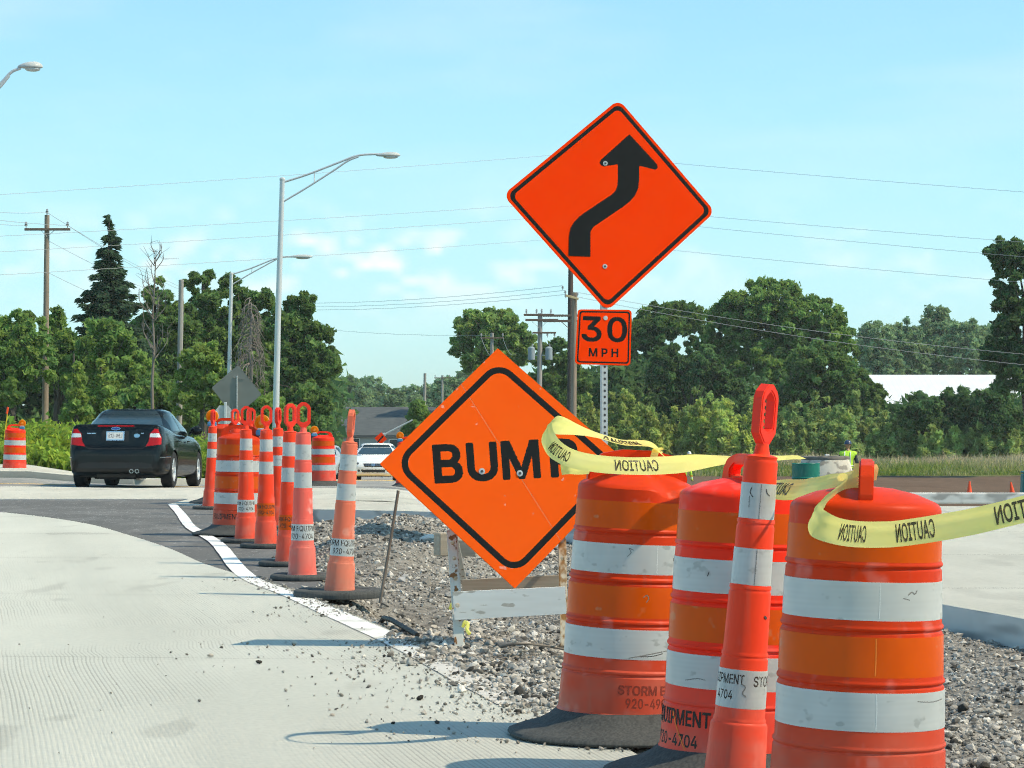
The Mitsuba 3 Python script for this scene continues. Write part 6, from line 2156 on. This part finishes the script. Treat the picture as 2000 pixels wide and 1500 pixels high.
# willow bushes along the field, each a plant of its own
r = np.random.default_rng(95)
spots = [(1150, 830, 40, 52, 196), (1205, 815, 46, 60, 200), (1262, 812, 46, 62, 192), (1322, 822, 44, 56, 198), (1376, 815, 44, 62, 194), (1432, 826, 46, 52, 190), (1484, 820, 46, 58, 199), (1540, 828, 46, 52, 193), (1592, 818, 46, 58, 198),
         (1640, 830, 40, 50, 190), (1690, 815, 46, 60, 197), (1742, 824, 44, 54, 192), (1796, 815, 40, 60, 199), (1842, 832, 40, 46, 190), (1890, 838, 42, 48, 193), (1940, 836, 44, 50, 190), (1990, 832, 40, 54, 194)]
names = ['half hidden behind the sign post', 'right of the perforated sign post', 'above the caution tape, second right of the sign post', 'above the stooping person', 'just right of the stooping person', 'left of the tall red post', 'directly behind the handle of the tall red post', 'right of the handle of the tall red post',
         'above the green barrel', 'behind the dark-hatted person', 'right of the dark-hatted person', 'below the left end of the white roof', 'below the middle of the white roof', 'above the leftmost orange cone', 'above the right-hand cones', 'second from the right edge', 'at the right edge']
for i, (px, py, w, h, d) in enumerate(spots):
    d = d + 14
    rr_ = np.random.default_rng(100 + i)
    s_ = F / d
    key = thing('willow_bush', 'grey-green willow bush ' + names[i], 'bush', None)
    base = np.array([X(px, d), d, float(terrain(X(px, d), d)) - .1])
    C, R, st = [], [], []
    h = h * rr_.uniform(.78, 1.12)
    nst = int(26 + 14 * rr_.random())
    for k in range(nst):
        a = rr_.uniform(0, 6.28); q = rr_.random() ** .5
        foot = base + np.array([np.cos(a) * w / s_ * .8 * q, np.sin(a) * w / s_ * .5 * q, 0])
        hh = h / s_ * 2.45 * (1.0 - .55 * q ** 2) * rr_.uniform(.55, 1.08)
        tip = foot + np.array([np.cos(a) * w / s_ * .45 * q, np.sin(a) * w / s_ * .4 * q, hh])
        st.append(tube(curve([foot, (foot + tip) / 2 + [0, 0, .1], tip], 4), np.linspace(.025, .006, 9), 4, False))
        for t in np.linspace(.15, 1.0, 8):
            C.append(foot + (tip - foot) * t + rr_.normal(size=3) * [.2, .2, .08])
            R.append(np.array([.42, .42, .50]) * (1.2 - .75 * t) * rr_.uniform(.7, 1.3))
    obj('stems', cat(st), 'bark', key, smooth=True)
    m, col = merge_leaves([leaf_cloud(np.array(C), np.array(R), 52, .17, np.array(GREEN['willow']) * (.90 + .30 * rr_.random()) * ([1.10, 1.03, .85] if px < 1460 else [1, 1, 1]), rr_, shell=.1, aspect=2.6, tone_amp=.7)])
    obj('crown', m, 'leaf_mat', key, smooth=False, color=col)

r = np.random.default_rng(96)
cc = []
for px in np.arange(1050, 3300, 9):
    top = np.interp(px, [1050, 1160, 1240, 1400, 1640, 1700, 1800, 1960, 2100, 2300, 2700, 3300], [745, 735, 720, 760, 750, 800, 806, 800, 790, 700, 720, 690])
    for k in range(6):
        cc.append(P(px + r.normal() * 6, r.uniform(top, 895), 228 + r.uniform(-6, 6)))
cc = np.array(cc)
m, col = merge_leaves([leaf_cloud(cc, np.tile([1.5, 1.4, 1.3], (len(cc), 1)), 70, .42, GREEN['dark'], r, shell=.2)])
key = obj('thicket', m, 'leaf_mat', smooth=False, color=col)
say(key, 'dark undergrowth between the willow bushes and the big trees on the right', 'undergrowth', kind='stuff')

# dark hedge-like shrubs under the white roof
for i, (px, py, w, h, d) in enumerate(((1800, 800, 40, 26, 205), (1872, 792, 46, 30, 207), (1940, 790, 44, 36, 204))):
    tree('dark_shrub', 'dark shrub covering the lower edge of the white roof, ' + ['left one of three', 'middle one of three', 'right one of three'][i], [(px, py, w, h), (px + 10, py + 30, w, h)], d, 'dark', .30, 70, 90, (px, px, py), 130 + i, cat_='bush', rel=.28, rough=.7, shell=.2)


# ------------------------------------------------------------------ grass and weeds
def blades(x, y, z, h, w, r, lean=.25):
    n = len(x)
    a = r.uniform(0, 6.28, n)
    dx, dy = np.cos(a), np.sin(a)
    le = r.normal(size=(n, 2)) * lean * h[:, None]
    b0 = np.stack([x - dx * w, y - dy * w, z], -1)
    b1 = np.stack([x + dx * w, y + dy * w, z], -1)
    m0 = np.stack([x - dx * w * .7 + le[:, 0] * .4, y - dy * w * .7 + le[:, 1] * .4, z + h * .6], -1)
    m1 = np.stack([x + dx * w * .7 + le[:, 0] * .4, y + dy * w * .7 + le[:, 1] * .4, z + h * .6], -1)
    tp = np.stack([x + le[:, 0], y + le[:, 1], z + h], -1)
    V = np.stack([b0, b1, m0, m1, tp], 1).reshape(-1, 3)
    k = np.arange(n) * 5
    Fc = np.vstack([np.stack([k, k + 1, k + 3], 1), np.stack([k, k + 3, k + 2], 1), np.stack([k + 2, k + 3, k + 4], 1)])
    return V, Fc


r = np.random.default_rng(140)
n = 36000
u = r.uniform(.02, .24, n); y = 174 + 36 * r.random(n)
x = u * y
z = terrain(x, y) - .05
cl = meshkit.fbm(np.stack([x * .35, y * .12, 0 * x], -1), 3, 15)
h = np.clip(.75 + 1.1 * (cl - .3) + .2 * r.normal(size=n), .2, 1.7) * np.clip((y - 170) / 16, .25, 1)
V, Fc = blades(x, y, z, h, .035 + .03 * r.random(n), r)
dry = np.clip(cl * 1.6 - .15 + .25 * r.normal(size=n) * .8 + np.clip((y - 188) / 14, -.6, .35), 0, 1)[:, None]
col = np.array([.26, .33, .07]) * (1 - dry) + np.array([.62, .53, .36]) * dry
key = obj('field_grass', trimesh.Trimesh(V, Fc, process=False), 'grass_mat', smooth=False, color=np.repeat(col * (.75 + .5 * r.random((n, 1))), 5, axis=0))
say(key, 'tall dry grass and weeds between the brown soil and the willow bushes', 'grass', kind='stuff')

# weeds on the left bank beyond the pavement
n = 16000
u = np.where(r.random(n) < .8, r.uniform(-.235, -.055, n), r.uniform(-.40, -.235, n)); y = 62 + 46 * r.random(n) ** 1.5
x = u * y
ok = (u < -.088) | (y < 0)
u, x, y = u[ok], x[ok], y[ok]
n = len(x)
cl = meshkit.fbm(np.stack([x * .5, y * .16, 0 * x], -1), 3, 16)
h = np.clip(.35 + 1.1 * cl + (y - 62) * .012, .3, 1.9) * np.clip((y - 61.5) / 2.2, .45, 1)
cent = np.stack([x, y, terrain(x, y) + h * .62], -1)
rad = np.stack([.20 + .1 * r.random(n), .2 + .1 * r.random(n), h * .42], -1)
m, col = merge_leaves([leaf_cloud(cent, rad, 15, .095, GREEN['weed'], r, shell=.2, tone_amp=.8, aspect=1.7)])
V, Fc = blades(np.repeat(x, 3) + r.normal(size=3 * n) * .15, np.repeat(y, 3) + r.normal(size=3 * n) * .15, np.repeat(terrain(x, y), 3) - .03, np.repeat(h, 3) * r.uniform(.6, 1.15, 3 * n), .012 + .02 * r.random(3 * n), r)
col2 = np.array([.27, .36, .07]) * (.6 + .8 * r.random((3 * n, 1)))
mm, cc_ = merge_leaves([(m.vertices, m.faces, col), (V, Fc, np.repeat(col2, 5, axis=0))])
key = obj('roadside_weeds', mm, 'leaf_mat', smooth=False, color=cc_)
say(key, 'bright green weeds and tall grass on the bank behind the left pavement', 'weeds', kind='stuff')
n = 6000
u = r.uniform(-.115, -.02, n); y = 125 + 60 * r.random(n)
x = u * y
ok = np.abs(u - -.057) > .025
x, y = x[ok], y[ok]
V, Fc = blades(x, y, terrain(x, y) - .1, .5 + .5 * r.random(len(x)), .05 + .03 * r.random(len(x)), r)
col = np.array([.10, .15, .035]) * (.7 + .6 * r.random((len(x), 1)))
key = obj('verge_grass', trimesh.Trimesh(V, Fc, process=False), 'grass_mat', smooth=False, color=np.repeat(col, 5, axis=0))
say(key, 'green verge grass beside the far road in front of the grey house', 'grass', kind='stuff')

# ================================================================== AIR
scene['haze_air'] = {'type': 'homogeneous', 'albedo': {'type': 'rgb', 'value': [0.90, 0.96, 0.98]}, 'sigma_t': {'type': 'rgb', 'value': [0.00018, 0.00018, 0.00018]}}
scene['haze'] = {'type': 'cube', 'to_world': T4().translate([0, 1490, 14.0]).scale([3750, 1530, 22.0]), 'bsdf': {'type': 'null'}, 'interior': {'type': 'ref', 'id': 'haze_air'}}
labels['haze'] = {'label': 'thin summer haze over the whole site', 'category': 'haze', 'kind': 'stuff'}
scene['camera']['medium'] = {'type': 'ref', 'id': 'haze_air'}
